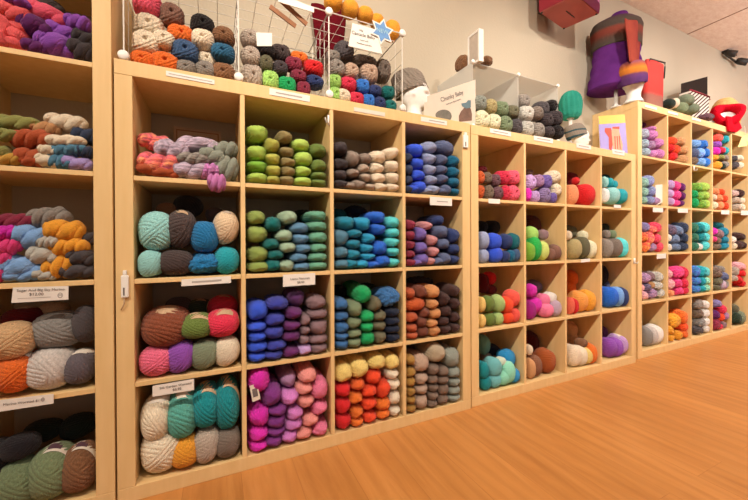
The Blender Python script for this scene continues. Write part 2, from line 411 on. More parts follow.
def place(where, group, org, s, Y0, bounds, data, kind='s', L=.2, fill=1.07, jitter=0):
    """data: entries 'u v ru rv colour flags' in a crop of the photo with origin org and zoom s; 'C u ru colour v/rv v/rv ...' is one stack"""
    ent = []
    for raw in data.replace('\n', ';').split(';'):
        w = raw.split()
        if not w: continue
        if w[0] == 'C':
            for q in w[4:]:
                v, r = q.split('/'); ent.append((float(w[1])+random.uniform(-2, 2), float(v), float(w[2])*random.uniform(.95, 1.05), float(r), w[3], ''))
        else:
            ent.append((float(w[0]), float(w[1]), float(w[2]), float(w[3]), w[4], w[5] if len(w) > 5 else ''))
    xl, xr, zb, zt = bounds; E_ = []; tight = fill > 1.15
    for (u, v, ru, rv, c, fl) in ent:
        k = kind; back = 'b' in fl
        for q in 'shkct':
            if q in fl: k = q
        U, V = org[0]+u/s, org[1]+v/s
        Y = Y0 + (.13 if back else .03 if 'm' in fl else -.05 if 'f' in fl else 0)
        for it in range(2):
            p = onY(U, V, Y); z = depth(p); rx = ru/s*z/F*min(fill, 1.1); rz = rv/s*z/F*fill
            r = .5*(rx+rz); Y = Y0 + (.13 if back else .03 if 'm' in fl else -.05 if 'f' in fl else 0) + r*(.9 if k == 'k' else .55)
        p = onY(U, V, Y)
        E_.append(dict(x=p.x, z=p.z, rx=min(rx, (xr-xl)/2-.004), rz=rz, Y=Y, c=c, k=k, fl=fl, back=back, r=r, U=U, V=V, x0=p.x, z0=p.z))
    for e in E_:
        if e['z']-e['rz'] < zb+.025 and not e['back'] and 'f' not in e['fl']:
            top = e['z']+e['rz']; e['rz'] = max(.92*e['rz'], min(1.15*e['rz'], (top-zb)/2)); e['floor'] = True
    lim, pull = (.93, .04) if kind in 'sc' else (.84 if tight else .74, .12)
    for it in range(80):
        for i, A in enumerate(E_):
            for B in E_[i+1:]:
                if A['back'] != B['back']: continue
                sx_, sz_ = A['rx']+B['rx'], A['rz']+B['rz']
                dx, dz = (B['x']-A['x'])/sx_, (B['z']-A['z'])/sz_
                d = (abs(dx)**2.6+abs(dz)**2.6)**(1/2.6)
                if d < lim:
                    if d < 1e-4: dx, d = .01, .01
                    q = (lim-d)*.25/d
                    A['x'] -= dx*q*sx_; B['x'] += dx*q*sx_; A['z'] -= dz*q*sz_; B['z'] += dz*q*sz_
        for e in E_:
            e['x'] += (e['x0']-e['x'])*pull; e['z'] += (e['z0']-e['z'])*pull
            e['x'] = min(max(e['x'], xl+e['rx']+.003), xr-e['rx']-.003)
            if e.get('floor'): e['z'] = zb+e['rz']+.0015
            if 'f' not in e['fl']: e['z'] = min(max(e['z'], zb+e['rz']+.0015), max(zt-e['rz']-.003, zb+e['rz']+.0015))
    for e in E_:
        if e.get('floor'): e['z'] = zb+e['rz']+.0015
    out = []; front_end = []
    for e in sorted(E_, key=lambda e: e['back']):
        k, r = e['k'], .5*(e['rx']+e['rz'])
        LL = 2*r*1.1 if k == 'k' else min(L, 2.1*r) if k == 'c' else L
        yn = e['Y'] - r*(.55 if k != 'k' else .95)
        if e['back']:
            LL = min(LL, .15)
            for q in front_end:
                if math.hypot((q[0]-e['x'])/(q[2]+e['rx']), (q[1]-e['z'])/(q[3]+e['rz'])) < 1: yn = max(yn, q[4]+.004)
            if yn+LL > .375: LL = max(.08, .375-yn); yn = .375-LL
        else:
            yn = min(yn, .375-LL); front_end.append((e['x'], e['z'], e['rx'], e['rz'], yn+LL))
        fl = e['fl']
        band = 'p' if 'p' in fl else 'w' if 'w' in fl else 'n' if 'n' in fl else None
        tl_ = 0
        if band and not e['back'] and band != 'n': LL = min(2.8*r, .3, .368-yn); tl_ = .10 if e.get('floor') else max(0, min(.2, (zt-e['z']-e['rz']-.004)/LL))
        o = add_item(Vector((e['x'], yn, e['z']-(0 if e.get('floor') else sin(tl_)*.6*r))), e['rx'], e['rz'], LL, e['c'], k, group, 'v' in fl, band, tilt=tl_, roll=(.35 if '/' in fl else -.35 if '%' in fl else 0))
        out.append(dict(o=o, colour=e['c'], kind=k, x=e['x'], z=e['z'], rx=e['rx']))
    label_items(out, where)
    return out

# ------------------------------------------------------------------ room
WY = .386; CZ = 2.965
def struct(name, bx, m):
    o = link(name, boxes_mesh(name, bx), m); o['kind'] = 'structure'; return o
XL, XR, YF = -2.2, 8.5, -4.6
struct('floor', [(XL, XR, YF, WY+.1, -.05, 0)], floor_mat())
struct('wall_back', [(XL, XR, WY, WY+.1, 0, CZ)], WALLM)
DIM = wall_mat('darkened_unseen_wall', (.22, .17, .13))  # unseen walls darkened to cut the light bounced onto the shelves
struct('wall_left', [(XL-.1, XL, YF, WY+.1, 0, CZ)], DIM)
struct('wall_right', [(XR, XR+.1, YF, WY+.1, 0, CZ)], WALLM)
struct('wall_front', [(XL, XR, YF-.1, YF, 0, CZ)], DIM)
struct('ceiling', [(XL-.1, XR+.1, YF-.1, WY+.1, CZ, CZ+.05)], ceil_mat())
SEAM = plain('dark_seam', (.30, .16, .10), .8)
sb = []
for i in range(-6, 5):
    x = 4.60 + i*1.22
    if XL < x < XR: sb.append((x-.005, x+.005, YF, WY, CZ-.003, CZ+.001))
struct('trim_1', sb, SEAM)
struct('baseboard_back', [(XL, XR, WY-.008, WY, 0, .07)], WALLM)

# ------------------------------------------------------------------ shelving units
def shelving(x0, y0, ncol, nrow, sx, label, dep=.3755):
    """cube shelving: thick frame, thin dividers and boards; returns the clear openings"""
    t, d = .05*sx, .016*sx
    cell = (1.49*sx-2*t-3*d)/4 if nrow == 4 else (1.85*sx-2*t-4*d)/5
    W = 2*t+ncol*cell+(ncol-1)*d; H = 2*t+nrow*cell+(nrow-1)*d
    root = empty('cube_shelving_unit', (x0, y0, 0)); tag(root, label, 'shelving unit')
    g = .0006
    link('base_board', boxes_mesh('base_board', [(0, W, 0, dep, 0, t)], .0015), BIRCH, root)
    link('top_board', boxes_mesh('top_board', [(0, W, 0, dep, H-t, H)], .0015), BIRCH, root)
    for x in (0, W-t): link('side_panel', boxes_mesh('side_panel', [(x, x+t, 0, dep, t+g, H-t-g)], .0015), BIRCH, root)
    bounds = {}
    for c in range(ncol):
        xl = t+c*(cell+d)
        if c: link('divider', boxes_mesh('divider', [(xl-d, xl, .001, dep, t+g, H-t-g)], .001), BIRCH, root)
        for r in range(nrow):
            zb = t+(nrow-1-r)*(cell+d)
            bounds[(r, c)] = (x0+xl, x0+xl+cell, zb, zb+cell)
            if r < nrow-1: link('shelf', boxes_mesh('shelf', [(xl+g, xl+cell-g, .002, dep, zb-d, zb)], .001), BIRCH, root)
    return bounds
AW = 2*.05+2*.3372+.016
BA = shelving(-AW-.006, 0, 2, 5, 1, 'tall light birch cube shelving unit cropped at the photo\'s left side, holding hanks and balls')
BB = shelving(0, 0, 4, 4, 1, 'light birch cube shelving unit four cubbies wide, under the wire storage cubes')
BC = shelving(1.504, .0098, 4, 4, 1, 'light birch cube shelving unit four cubbies wide, under the frosted plastic bins')
BD = shelving(3.0814, .0413, 5, 5, 1.031, 'tall light birch cube shelving unit five cubbies wide, beneath the purple dress form', dep=.344)
TB, TC, TD = 1.49, 1.49, 1.85*1.031

ROWN = ['top', 'second', 'third', 'fourth', 'fifth']
def wh(unit, r, c=None, n=4):
    rn = ['top', 'second', 'third', 'bottom'] if n == 4 else ['top', 'second', 'middle', 'fourth', 'bottom']
    cn = ['first', 'second', 'third', 'fourth', 'fifth']
    if c is None: return '%s shelf, %s' % (rn[r], unit)
    return '%s row %s cubby, %s' % (rn[r], cn[c], unit)
UA, UB, UC, UD = 'left-edge tall unit', 'wire-cube shelf unit', 'plastic-bin shelf unit', 'far tall unit'

def cellA(r, org, s, data, kind, **k): return place(wh(UA, r, None, 5), 'yarn on the %s shelf of the left tall unit' % ROWN[r], org, s, -.005, BA[(r, 1)], data, kind, fill=1.0 if kind == 'k' else 1.07, **k)
def cellB(r, c, org, s, data, kind='s', **k): return place(wh(UB, r, c), 'yarn in %s row cubby %s of the wire-cube unit' % (ROWN[r], ROWN[c].replace('top', 'first')), org, s, -.010, BB[(r, c)], data, kind, fill=1.0 if kind == 'k' else 1.08, **k)
def cellC(r, c, org, s, data, kind='k', **k): return place(wh(UC, r, c), 'yarn in %s row cubby %s of the plastic-bin unit' % (ROWN[r], ROWN[c].replace('top', 'first')), org, s, .018, BC[(r, c)], data, kind, **k)
def cellD(r, c, org, s, data, kind='h', **k): return place(wh(UD, r, c, 5), 'yarn in %s row cubby %s of the far tall unit' % (ROWN[r], ROWN[c].replace('top', 'first')), org, s, .045, BD[(r, c)], data, kind, L=.14, fill=1.22, **k)

# ---- unit A (left edge)
cellA(0, (0, 0), 4, """
 -30 100 45 90 lilac; 20 120 38 75 coral_rose; 75 145 45 55 coral_rose; 75 60 50 40 coral_rose; 150 55 68 45 rose m; 135 110 50 50 plum; 150 185 45 28 plum
 205 170 68 50 purple; 210 120 55 40 purple m; 300 88 42 36 purple m; 60 12 62 24 purple; 190 20 45 35 dark_brown b; 330 150 38 38 charcoal m; 320 200 42 48 charcoal; 350 110 22 45 dark_purple b""", 't', L=.22)
cellA(1, (0, 110), 3.846, """
 80 52 68 30 olive m; 30 95 46 26 olive; 32 150 52 38 olive; 35 200 55 26 ochre; 170 65 45 30 tan m; 130 108 66 42 rust; 128 160 46 34 rust; 125 203 38 24 rust
 240 58 62 34 cream m; 240 118 66 24 cream; 190 152 28 24 cream; 192 205 42 30 cream; 280 152 60 28 steel_blue; 237 172 34 26 steel_blue; 242 212 28 22 steel_blue
 340 102 38 36 dark_blue_slate m; 350 160 26 26 dark_blue_slate; 315 210 56 30 lavender""", 't', L=.2)
cellA(2, (0, 200), 3.846, """
 75 95 62 34 wine m; 30 125 38 32 magenta; 28 172 44 36 hot_pink; 20 228 40 34 hot_pink; 8 290 28 30 hot_pink; 105 155 56 48 light_blue; 85 240 66 44 light_blue; 92 295 62 26 light_blue
 195 100 66 48 grey m; 240 130 60 46 amber; 278 180 60 38 amber; 245 258 56 52 amber; 180 172 32 28 silver_grey; 178 235 46 40 silver_grey; 172 293 40 24 silver_grey
 345 145 38 28 dark_grey m; 340 205 42 38 dark_grey; 318 278 52 34 dark_grey""", 't', L=.2)
cellA(3, (0, 290), 3.846, """
 110 110 62 48 dark_red bw; 45 195 72 72 sand; 160 100 52 40 oatmeal b; 240 150 80 72 mid_grey m; 345 130 42 72 dark_grey m
 -15 330 42 60 sand; 75 325 66 76 orange w; 200 310 82 88 light_grey; 332 308 54 66 slate_grey w""", 'k')
cellA(4, (0, 370), 3.846, """
 -20 330 60 60 navy_black m; 60 300 60 46 navy_black m; -25 440 48 60 black; 45 455 40 60 black b; 90 430 76 84 sage; 212 385 70 92 sage n; 332 375 60 92 brown n
 150 250 60 40 green_black b; 290 230 60 44 green_black b""", 'k')

# ---- unit B first column (big balls)
cellB(0, 0, (110, 80), 4.167, """
 155 268 56 36 coral_pink vm; 165 335 78 48 coral_pink v; 240 300 60 48 lavender_grey v; 175 385 76 28 rust; 365 280 76 36 lavender_grey vm; 340 330 60 28 grey v; 340 370 78 36 lavender_grey v
 485 300 52 36 silver_green m; 440 325 46 34 silver_green; 510 370 50 58 silver_green; 415 380 46 40 orchid_pink v; 440 415 34 40 orchid_pink f""", 't', L=.17)
cellB(1, 0, (115, 180), 4.543, """
 165 232 76 92 pale_aqua; 148 385 54 66 pale_aqua; 278 235 66 88 dark_brown p; 278 382 74 66 dark_brown; 400 255 64 74 peacock_blue; 408 388 78 58 peacock_blue h
 518 225 56 76 oatmeal w; 522 368 54 66 turquoise; 330 120 62 52 black b; 240 140 50 40 brown b; 455 160 40 36 dark_brown b""", 'k')
cellB(2, 0, (115, 270), 3.843, """
 168 235 86 72 cinnamon p; 316 160 56 46 dark_green bp; 310 225 62 44 moss_green p; 432 145 56 50 crimson bp; 428 212 62 48 crimson p; 137 370 62 64 rose_pink; 243 345 54 66 purple
 348 330 56 62 sage_green; 445 310 48 56 ivory; 250 150 46 40 dark_brown b""", 'k')
cellB(3, 0, (115, 370), 3.843, """
 150 215 56 80 ivory w; 150 355 72 92 ivory; 260 185 58 86 sea_green w; 355 150 52 80 teal p; 442 140 48 96 teal p; 253 328 54 68 amber; 350 298 52 72 greige; 445 288 48 62 taupe_grey""", 'k')

# ---- unit B stacks of soft skeins
o1, s1 = (240, 90), 4.4
cellB(0, 1, o1, s1, """
 C 72 46 lime 210/37 285/35 388/27; 74 340 46 26 leaf_green; C 147 37 olive_lime 240/34 308/27 360/27 402/22; C 207 37 khaki_brown 225/28 270/24 310/22 353/24 402/24
 C 281 42 bright_lime 253/28 310/32 367/24 410/24; C 355 40 moss_green 278/31 340/30 383/19 415/21""")
cellB(0, 2, o1, s1, """
 C 445 34 charcoal 265/30 328/28 375/25 417/23; 498 310 36 34 warm_grey /; C 500 35 warm_grey 360/20 395/20 428/18; 548 312 30 26 warm_grey; C 550 30 pale_taupe 360/22 395/20 430/18
 C 606 37 cream 308/29 352/24 393/24 433/22; 668 290 38 28 cream %; C 668 37 cream 345/27 395/26 437/22""")
o2, s2 = (240, 190), 4.4
cellB(1, 1, o2, s2, """
 66 130 40 33 fern_green; 74 203 44 40 fern_green; C 79 49 fern_green 285/36 345/28; C 146 38 deep_teal 165/34 235/26 288/24 335/31; C 210 41 pale_sage 150/31 218/28 265/25 338/28
 C 280 41 slate_blue 175/25 218/24 262/22 302/22 340/20; C 352 45 seafoam 130/24 167/24 215/27 262/22 305/22 348/22; 310 110 50 30 green_black b""")
cellB(1, 2, o2, s2, """
 C 440 36 steel_blue 215/38 275/28 330/24; C 487 41 ocean_blue 165/30 205/20 246/22 285/24 327/23; C 548 39 cyan_blue 160/30 213/24 260/22 298/18 329/21
 C 611 41 royal_blue 138/27 185/26 245/33 298/24 330/18; C 668 36 aqua 150/26 195/22 238/22 278/20 322/22; 460 110 40 36 dark_teal b; 540 100 50 40 dark_navy b""")
o3, s3 = (240, 270), 4.4
cellB(2, 1, o3, s3, """
 78 190 44 42 cobalt; C 75 43 cobalt 252/22 298/22 345/25 392/24; C 158 47 indigo 158/29 215/28 278/28 335/24 380/22; 230 145 40 36 dark_purple m; C 235 43 plum 205/25 262/23 303/24 350/20
 C 287 26 mauve_taupe 215/24 262/20 305/22; 285 352 34 22 lilac; C 345 45 mauve_taupe 165/29 215/24 268/36 312/22 346/22""")  # the dark_purple skein is a plum one with its shade in the colour
cellB(2, 2, o3, s3, """
 C 447 34 denim_blue 160/26 208/22 255/28 298/18 331/22; C 502 38 grey_green 185/34 243/26 288/20 322/20; C 560 36 emerald 150/38 212/27 258/23 302/28; 535 90 36 30 emerald b; C 613 34 olive_grey 150/32 205/24 245/22 285/26
 680 150 48 44 denim_blue h; C 675 38 dark_navy 210/22 240/20 270/20 300/20; 470 110 30 30 black b; 600 100 44 30 green_black b""")
o4, s4 = (240, 345), 4
cellB(3, 1, o4, s4, """
 78 190 42 52 magenta; 75 298 44 42 magenta; C 68 40 magenta 372/30 414/24; C 146 41 violet 220/42 272/24 322/28 358/18 398/28; C 208 39 orchid 210/30 275/28 322/25 372/29; 190 150 34 32 mauve m
 C 270 38 salmon_pink 170/30 207/22 243/27 300/26 354/26; 330 208 36 45 pink; C 330 36 pink 272/28 318/24 354/22; 110 160 30 40 wine b""", L=.24)
cellB(3, 2, o4, s4, """
 415 128 40 38 butter_yellow; 480 128 42 38 butter_yellow; 540 103 39 31 butter_yellow; 602 98 33 30 butter_yellow; C 616 30 ivory 135/22 172/24 220/32 270/24
 C 412 37 red 190/30 250/36 292/28 332/26; C 472 33 rust_orange 185/24; C 472 34 tangerine 228/26 278/26 312/18; C 525 37 vermilion 158/30 202/25 245/26 296/24; 578 165 34 40 vermilion; C 574 34 tangerine 240/28 284/24""", L=.26)
o5, s5 = (395, 120), 3.125
cellB(0, 3, o5, s5, """
 C 44 14 dark_slate 125/16 163/18 195/16 222/14; C 72 28 cobalt 98/21 137/19 167/18 197/18 225/15; C 108 26 periwinkle_grey 92/19 126/18 157/17 182/15 204/14 225/12; 160 97 32 23 slate /
 C 142 22 slate 130/18 156/15 181/15; C 150 20 slate 207/16 228/13; C 181 23 petrol_blue 138/19 170/18 200/17 226/14""")
cellB(1, 3, o5, s5, """
 C 48 19 wine 335/18 362/16 392/16 420/14 448/14; C 85 23 violet_blue 355/21 393/19 425/17 451/13; 100 335 24 14 dusty_rose m; C 122 22 dusty_rose 383/18 418/17 447/15
 130 327 24 18 navy m; C 158 25 slate 350/20 388/18 424/17 450/14; C 193 24 navy 378/25 414/18 442/17""")
o6, s6 = (395, 260), 3.125
cellB(2, 3, o6, s6, """
 48 115 18 17 rust; 65 153 36 22 burnt_orange; C 52 23 rust 190/17 217/14 240/13; C 86 22 chestnut 125/21 165/17 195/18 228/19; C 119 24 camel 113/21 148/16 180/18 205/14 224/17
 C 153 22 espresso 130/21 167/19 195/15 219/15; C 181 21 espresso 108/20 145/19 180/17 214/16; 110 80 40 22 dark_brown b""")
cellB(3, 3, o6, s6, """
 C 44 18 mustard 330/16 358/17 387/17 415/16 442/14 465/12; 80 343 30 27 mushroom; C 82 25 mushroom 383/19 410/16 445/25; 122 355 24 18 taupe_brown; C 121 20 taupe_brown 382/15 405/14 428/14 452/13
 138 318 34 30 light_taupe /; C 154 22 taupe_brown 360/16 384/15 410/21 433/14; 182 322 30 30 sage_grey; C 184 25 sage_grey 362/18 388/15 412/15 434/13; 110 300 40 20 grey b""")

# ---- unit C
a, b_ = (472, 160), (560, 165)
cellC(0, 0, a, 7.48, """
 64 235 34 48 burnt_orange; 130 235 37 46 brown_grey; 203 242 46 43 plum_brown; 268 240 34 48 crimson; 338 245 54 52 rose
 68 128 34 46 burnt_orange; 130 135 36 42 brown_grey; 190 140 46 46 plum_brown; 252 135 52 52 crimson; 325 135 52 54 rose; 80 70 40 26 dark_red b""", 'c', L=.17)
cellC(0, 1, a, 7.48, """
 420 250 28 44 magenta; 475 262 38 37 lilac; 553 252 50 50 grey_purple; 620 262 30 34 violet_blue; 663 250 38 46 cream; 440 165 48 55 lilac; 513 155 40 46 mauve; 583 165 44 50 violet_blue
 640 150 54 48 cream; 430 92 40 22 brown_tweed b""", 'c', L=.17)
cellC(0, 2, b_, 9.35, """
 105 135 62 62 dark_red b; 150 150 28 34 red m; 100 268 48 80 peach; 218 268 92 86 red""")
cellC(0, 3, b_, 9.35, """
 412 160 28 50 pale_aqua m; 460 165 32 42 turquoise m; 502 182 30 38 turquoise m; 480 135 44 36 dark_teal b; 412 285 28 65 ice_white; 478 288 64 76 pale_aqua; 580 295 56 68 turquoise""")
a, b_ = (472, 210), (560, 215)
cellC(1, 0, a, 7.48, """
 75 125 42 42 black b; 150 130 58 50 black b; 80 228 40 65 periwinkle_grey; 160 235 56 62 cobalt; 258 235 48 56 navy; 317 235 50 60 dark_teal; 82 350 40 52 periwinkle_grey; 168 345 56 62 cobalt
 248 350 36 42 navy; 295 342 32 42 petrol_blue; 348 340 40 52 steel_navy""")
cellC(1, 1, a, 7.48, """
 440 185 48 56 light_green m; 452 275 46 75 green; 428 312 42 66 leaf_green; 505 305 56 70 pale_lime; 525 125 88 78 maroon b; 530 185 38 38 mauve_taupe m; 578 330 38 42 brown_tweed; 622 312 42 52 brown_tweed""")
cellC(1, 2, b_, 9.35, """
 150 160 78 62 dark_olive b; 80 190 24 42 cream m; 215 192 40 44 sage_cream m; 118 312 66 86 khaki; 198 298 56 90 dark_olive; 287 312 56 76 sage_cream""")
cellC(1, 3, b_, 9.35, """
 440 120 50 38 green_black b; 435 178 28 38 grey m; 490 182 28 40 grey_green m; 428 302 42 76 grey; 503 300 66 80 taupe_grey; 620 292 52 76 aqua""")
a, b_ = (472, 265), (560, 260)
cellC(2, 0, a, 7.14, """
 75 130 34 68 dark_red b; 125 95 44 46 red b; 128 175 48 34 dark_red b; 62 280 28 53 pale_yellow; 113 277 42 56 moss_green; 183 276 47 62 light_moss; 253 266 50 56 vermilion; 325 246 50 58 coral_red
 65 398 28 46 pale_yellow; 124 390 42 46 moss_green; 182 386 40 46 light_moss; 255 380 44 43 vermilion; 333 366 42 53 coral_red""")
cellC(2, 1, a, 7.14, """
 420 182 38 46 magenta m; 475 150 64 46 slate_purple b; 410 332 36 68 deep_magenta; 440 285 56 56 magenta m; 512 262 42 46 pink m; 520 325 56 48 pink; 580 245 46 40 white m; 600 302 40 52 lavender_grey""")
cellC(2, 2, b_, 8.34, """
 90 192 48 66 orange b; 165 186 58 66 orange b; 80 360 22 60 coral; 105 380 36 60 red; 155 347 62 86 light_orange; 242 332 62 82 amber""")
cellC(2, 3, b_, 8.34, """
 405 150 58 86 black b; 372 182 32 52 slate b; 408 312 66 86 royal_blue; 468 302 42 76 sky_blue; 520 292 38 66 navy""")
a, b_ = (472, 325), (560, 310)
cellC(3, 0, a, 6.67, """
 75 130 38 62 sage_aqua b; 150 185 54 38 dark_navy b; 215 195 36 26 tan b; 110 215 34 26 grey b; 72 300 34 56 teal; 140 285 52 62 aqua_tweed; 195 247 34 28 pale_mint m; 235 300 53 66 mint; 280 246 52 56 azure m
 85 410 37 52 teal; 150 390 46 50 aqua_tweed; 235 372 44 52 mint; 312 352 42 50 azure""")
cellC(3, 1, a, 6.67, """
 420 130 54 86 oxblood b; 380 165 20 34 cream m; 384 300 30 68 tan; 410 277 42 72 mocha; 488 272 56 82 russet""")
cellC(3, 2, b_, 7.69, """
 90 197 44 62 tan b; 135 162 54 58 tan b; 165 252 44 32 brown m; 235 316 44 63 tangerine; 105 360 50 86 cream; 152 352 52 76 ivory; 205 350 42 62 butter_yellow""")
cellC(3, 3, b_, 7.69, """
 375 167 46 62 dark_purple b; 375 300 48 78 purple; 425 292 52 72 purple; 480 266 38 66 lilac w""")

# ---- unit D
a = (636, 115)
cellD(0, 0, a, 10, """
 178 135 32 24 orchid_pink m; 130 118 46 28 plum b; 92 190 42 50 grey_lilac v; 180 200 40 46 orchid_pink; 95 285 36 46 grey_blue v; 155 300 42 47 mauve v; 235 282 44 47 orchid_pink; 105 372 48 40 grey_blue v; 180 387 42 36 orchid_pink v; 245 387 44 40 orchid_pink""")
cellD(0, 1, a, 10, """
 370 270 42 43 vermilion; 455 266 50 42 tan; 358 330 34 42 red; 405 346 38 46 vermilion; 480 350 47 44 tan; 372 410 46 38 red; 480 425 44 34 tan""")
a = (636, 165)
cellD(1, 0, a, 10, """
 88 182 38 52 mint_grey v; 140 167 47 52 periwinkle v; 90 275 36 46 mint_grey v; 155 262 44 52 periwinkle v; 85 360 34 42 mint_grey v; 150 360 44 44 periwinkle v; 205 365 42 40 mauve v""")
cellD(1, 1, a, 10, """
 350 202 38 47 lilac; 410 212 42 44 hot_pink; 460 227 36 44 plum; 350 285 34 40 lilac; 411 300 44 46 hot_pink; 465 310 32 42 plum; 350 372 42 42 lilac; 410 385 36 34 hot_pink; 455 385 30 32 plum""")
a = (636, 210)
cellD(2, 0, a, 10, """
 100 172 42 43 violet_grey; 172 206 42 38 coral v; 207 182 46 52 pink_red; 85 280 42 46 orange v; 140 286 52 56 coral v; 215 290 36 46 pink_red; 95 385 52 56 orange v; 165 386 42 46 mauve v; 233 380 42 50 pink_red""")
cellD(2, 1, a, 10, """
 365 202 44 52 slate_purple v; 430 206 47 46 blue_grey; 485 182 38 50 dark_blue_slate; 330 280 22 40 white; 393 290 52 46 blue_grey; 483 286 40 50 dark_blue_slate; 332 375 24 40 white; 403 378 56 40 blue_grey; 485 372 40 42 dark_blue_slate""")
a = (636, 260)
cellD(3, 0, a, 10, """
 103 186 52 46 mauve v; 160 166 38 42 mauve_taupe m; 226 172 40 47 silver_grey v; 60 280 22 37 pale_pink; 115 271 44 42 slate_purple v; 172 252 30 34 tan m; 220 262 42 38 silver_grey v; 85 365 44 46 pale_pink v; 165 342 52 47 mauve v; 245 332 42 42 silver_grey v""")
cellD(3, 1, a, 10, """
 335 142 26 44 pale_pink; 423 137 70 56 hot_pink; 518 152 42 56 crimson; 345 246 44 50 pale_pink; 425 237 44 47 hot_pink; 490 242 44 52 crimson; 350 336 42 36 peach; 430 316 52 44 hot_pink; 498 312 36 42 crimson""")
a = (636, 305)
cellD(4, 0, a, 10, """
 130 165 62 82 pale_taupe bk; 90 347 42 90 mid_grey; 150 332 44 86 light_grey; 205 322 30 84 dark_grey m; 240 322 62 86 white""", 'k')  # the dark_grey ball stands in for a shaded gap between the others
cellD(4, 1, a, 10, """
 380 162 70 64 yellow; 500 142 62 66 orange; 345 262 38 42 amber; 490 227 52 42 orange_red; 350 337 38 38 yellow; 430 302 38 38 amber; 490 307 56 44 orange""")
a = (688, 120)
cellD(0, 2, a, 10, """
 90 240 42 42 sky_blue; 158 242 44 44 bright_blue; 80 330 30 42 slate; 128 332 46 46 sky_blue v; 185 330 34 46 bright_blue; 72 410 30 38 brown_grey; 138 410 44 36 sky_blue; 198 408 34 40 bright_blue""")
cellD(0, 3, a, 10, """
 305 150 50 32 crimson m; 395 177 34 40 turquoise; 320 197 52 40 coral_red; 300 242 46 34 purple; 290 300 38 42 magenta; 345 305 34 34 crimson; 405 318 40 38 turquoise; 280 376 30 30 amber; 335 372 40 26 olive; 408 386 46 30 warm_grey
 300 440 46 34 amber; 350 447 26 30 green_black; 395 450 38 32 grey""")
cellD(0, 4, a, 10, """
 470 382 26 30 dark_grey; 515 382 48 32 ivory; 478 452 34 38 dark_grey; 527 455 34 32 ivory""")
a = (688, 170)
cellD(1, 2, a, 10, """
 105 177 47 44 leaf_green v; 185 182 44 44 lime; 118 257 42 42 leaf_green v; 188 262 44 42 lime; 140 337 42 42 leaf_green v; 198 340 38 40 lime; 72 330 34 47 emerald; 70 248 30 42 emerald""")
cellD(1, 3, a, 10, """
 280 217 36 36 peach_orange; 338 226 32 34 vermilion; 266 275 22 32 cream; 315 286 42 38 peach_orange; 368 290 34 34 vermilion; 272 350 28 34 sage_cream; 322 350 38 36 peach_orange; 372 352 36 34 vermilion""")
cellD(1, 4, a, 10, """
 478 242 36 32 rose_grey; 530 242 34 40 espresso; 485 297 44 34 pale_taupe; 540 305 34 32 cream; 490 365 46 32 pale_taupe; 542 365 32 32 cream""")
a = (688, 210)
cellD(2, 2, a, 10, """
 70 177 34 44 pine_green; 128 182 42 48 teal; 193 187 45 50 aqua; 70 272 36 46 pine_green; 138 276 40 44 teal; 195 272 40 44 aqua; 75 370 36 42 pine_green; 122 370 26 34 white; 182 362 44 44 aqua""")
cellD(2, 3, a, 10, """
 265 215 28 38 magenta; 320 182 46 34 dark_teal m; 390 216 50 42 ocean_blue; 310 246 50 46 mauve_taupe; 268 290 22 30 hot_pink; 383 300 48 38 ocean_blue; 300 316 40 34 brown_grey; 295 374 44 34 brown_grey; 380 360 48 34 ocean_blue""")
cellD(2, 4, a, 10, """
 458 300 22 34 white; 466 360 26 30 cream; 535 266 62 36 espresso; 515 340 56 34 espresso; 590 342 30 30 espresso""")
a = (688, 255)
cellD(3, 2, a, 11.1, """
 90 182 48 56 bright_blue v; 158 186 50 56 turquoise; 223 187 42 54 aqua v; 100 292 48 44 bright_blue v; 163 290 40 42 turquoise; 213 286 38 42 mint v; 97 385 48 44 bright_blue v; 163 377 40 40 turquoise; 213 366 34 40 mint v""")
cellD(3, 3, a, 11.1, """
 328 202 52 56 taupe_brown v; 405 170 34 36 grey m; 438 232 52 46 slate; 345 297 50 42 olive_grey v; 410 317 42 42 lavender_grey; 478 322 46 45 grey; 328 372 52 30 olive_grey v; 405 372 36 30 mauve""")
cellD(3, 4, a, 11.1, """
 527 192 36 50 greige; 595 140 60 42 pale_pink; 600 190 56 38 red; 525 250 34 34 greige; 572 280 52 38 red; 598 322 46 34 red""")
a = (688, 295)
cellD(4, 2, a, 10, """
 105 97 52 46 grey v; 183 102 46 42 white; 110 190 52 46 brown_grey v; 190 187 44 44 white; 118 285 60 46 mid_grey v; 203 277 44 44 white; 110 370 60 42 dark_grey v; 215 360 44 42 white""")
cellD(4, 3, a, 10, """
 300 87 44 36 violet_grey; 340 52 42 28 plum b; 340 152 52 42 crimson; 285 202 36 42 plum; 335 216 34 40 vermilion; 385 207 34 38 mauve; 290 277 42 46 wine; 350 312 44 38 mauve_taupe v; 305 350 42 32 crimson""")
cellD(4, 4, a, 10, """
 472 152 38 40 olive_grey m; 490 242 50 62 dark_green; 548 222 50 56 sage_green""")

# ------------------------------------------------------------------ wire storage cubes on the second unit
CX = [.026, .382, .738, 1.094]; CY0, CY1 = .010, .364; CZ0, CZ1 = TB+.012, TB+.368
wr = empty('wire_storage_cubes', (0, 0, 0)); tag(wr, 'row of white wire grid storage cubes with round white connectors, full of yarn', 'storage cubes')
def wire_panel(p0, ux, uy, n=5, fr=.0026, wi=.0013):
    p0, ux, uy = Vector(p0), Vector(ux), Vector(uy)
    lst = [([p0, p0+ux], fr), ([p0+uy, p0+ux+uy], fr), ([p0, p0+uy], fr), ([p0+ux, p0+ux+uy], fr)]
    for i in range(1, n):
        lst += [([p0+ux*i/n, p0+ux*i/n+uy], wi), ([p0+uy*i/n, p0+uy*i/n+ux], wi)]
    bm = bmesh.new()
    for pts, r in lst: tube_bm(bm, pts, r, 6)
    me = bpy.data.meshes.new('wire_panel'); bm.to_mesh(me); bm.free(); return me
H = CZ1-CZ0
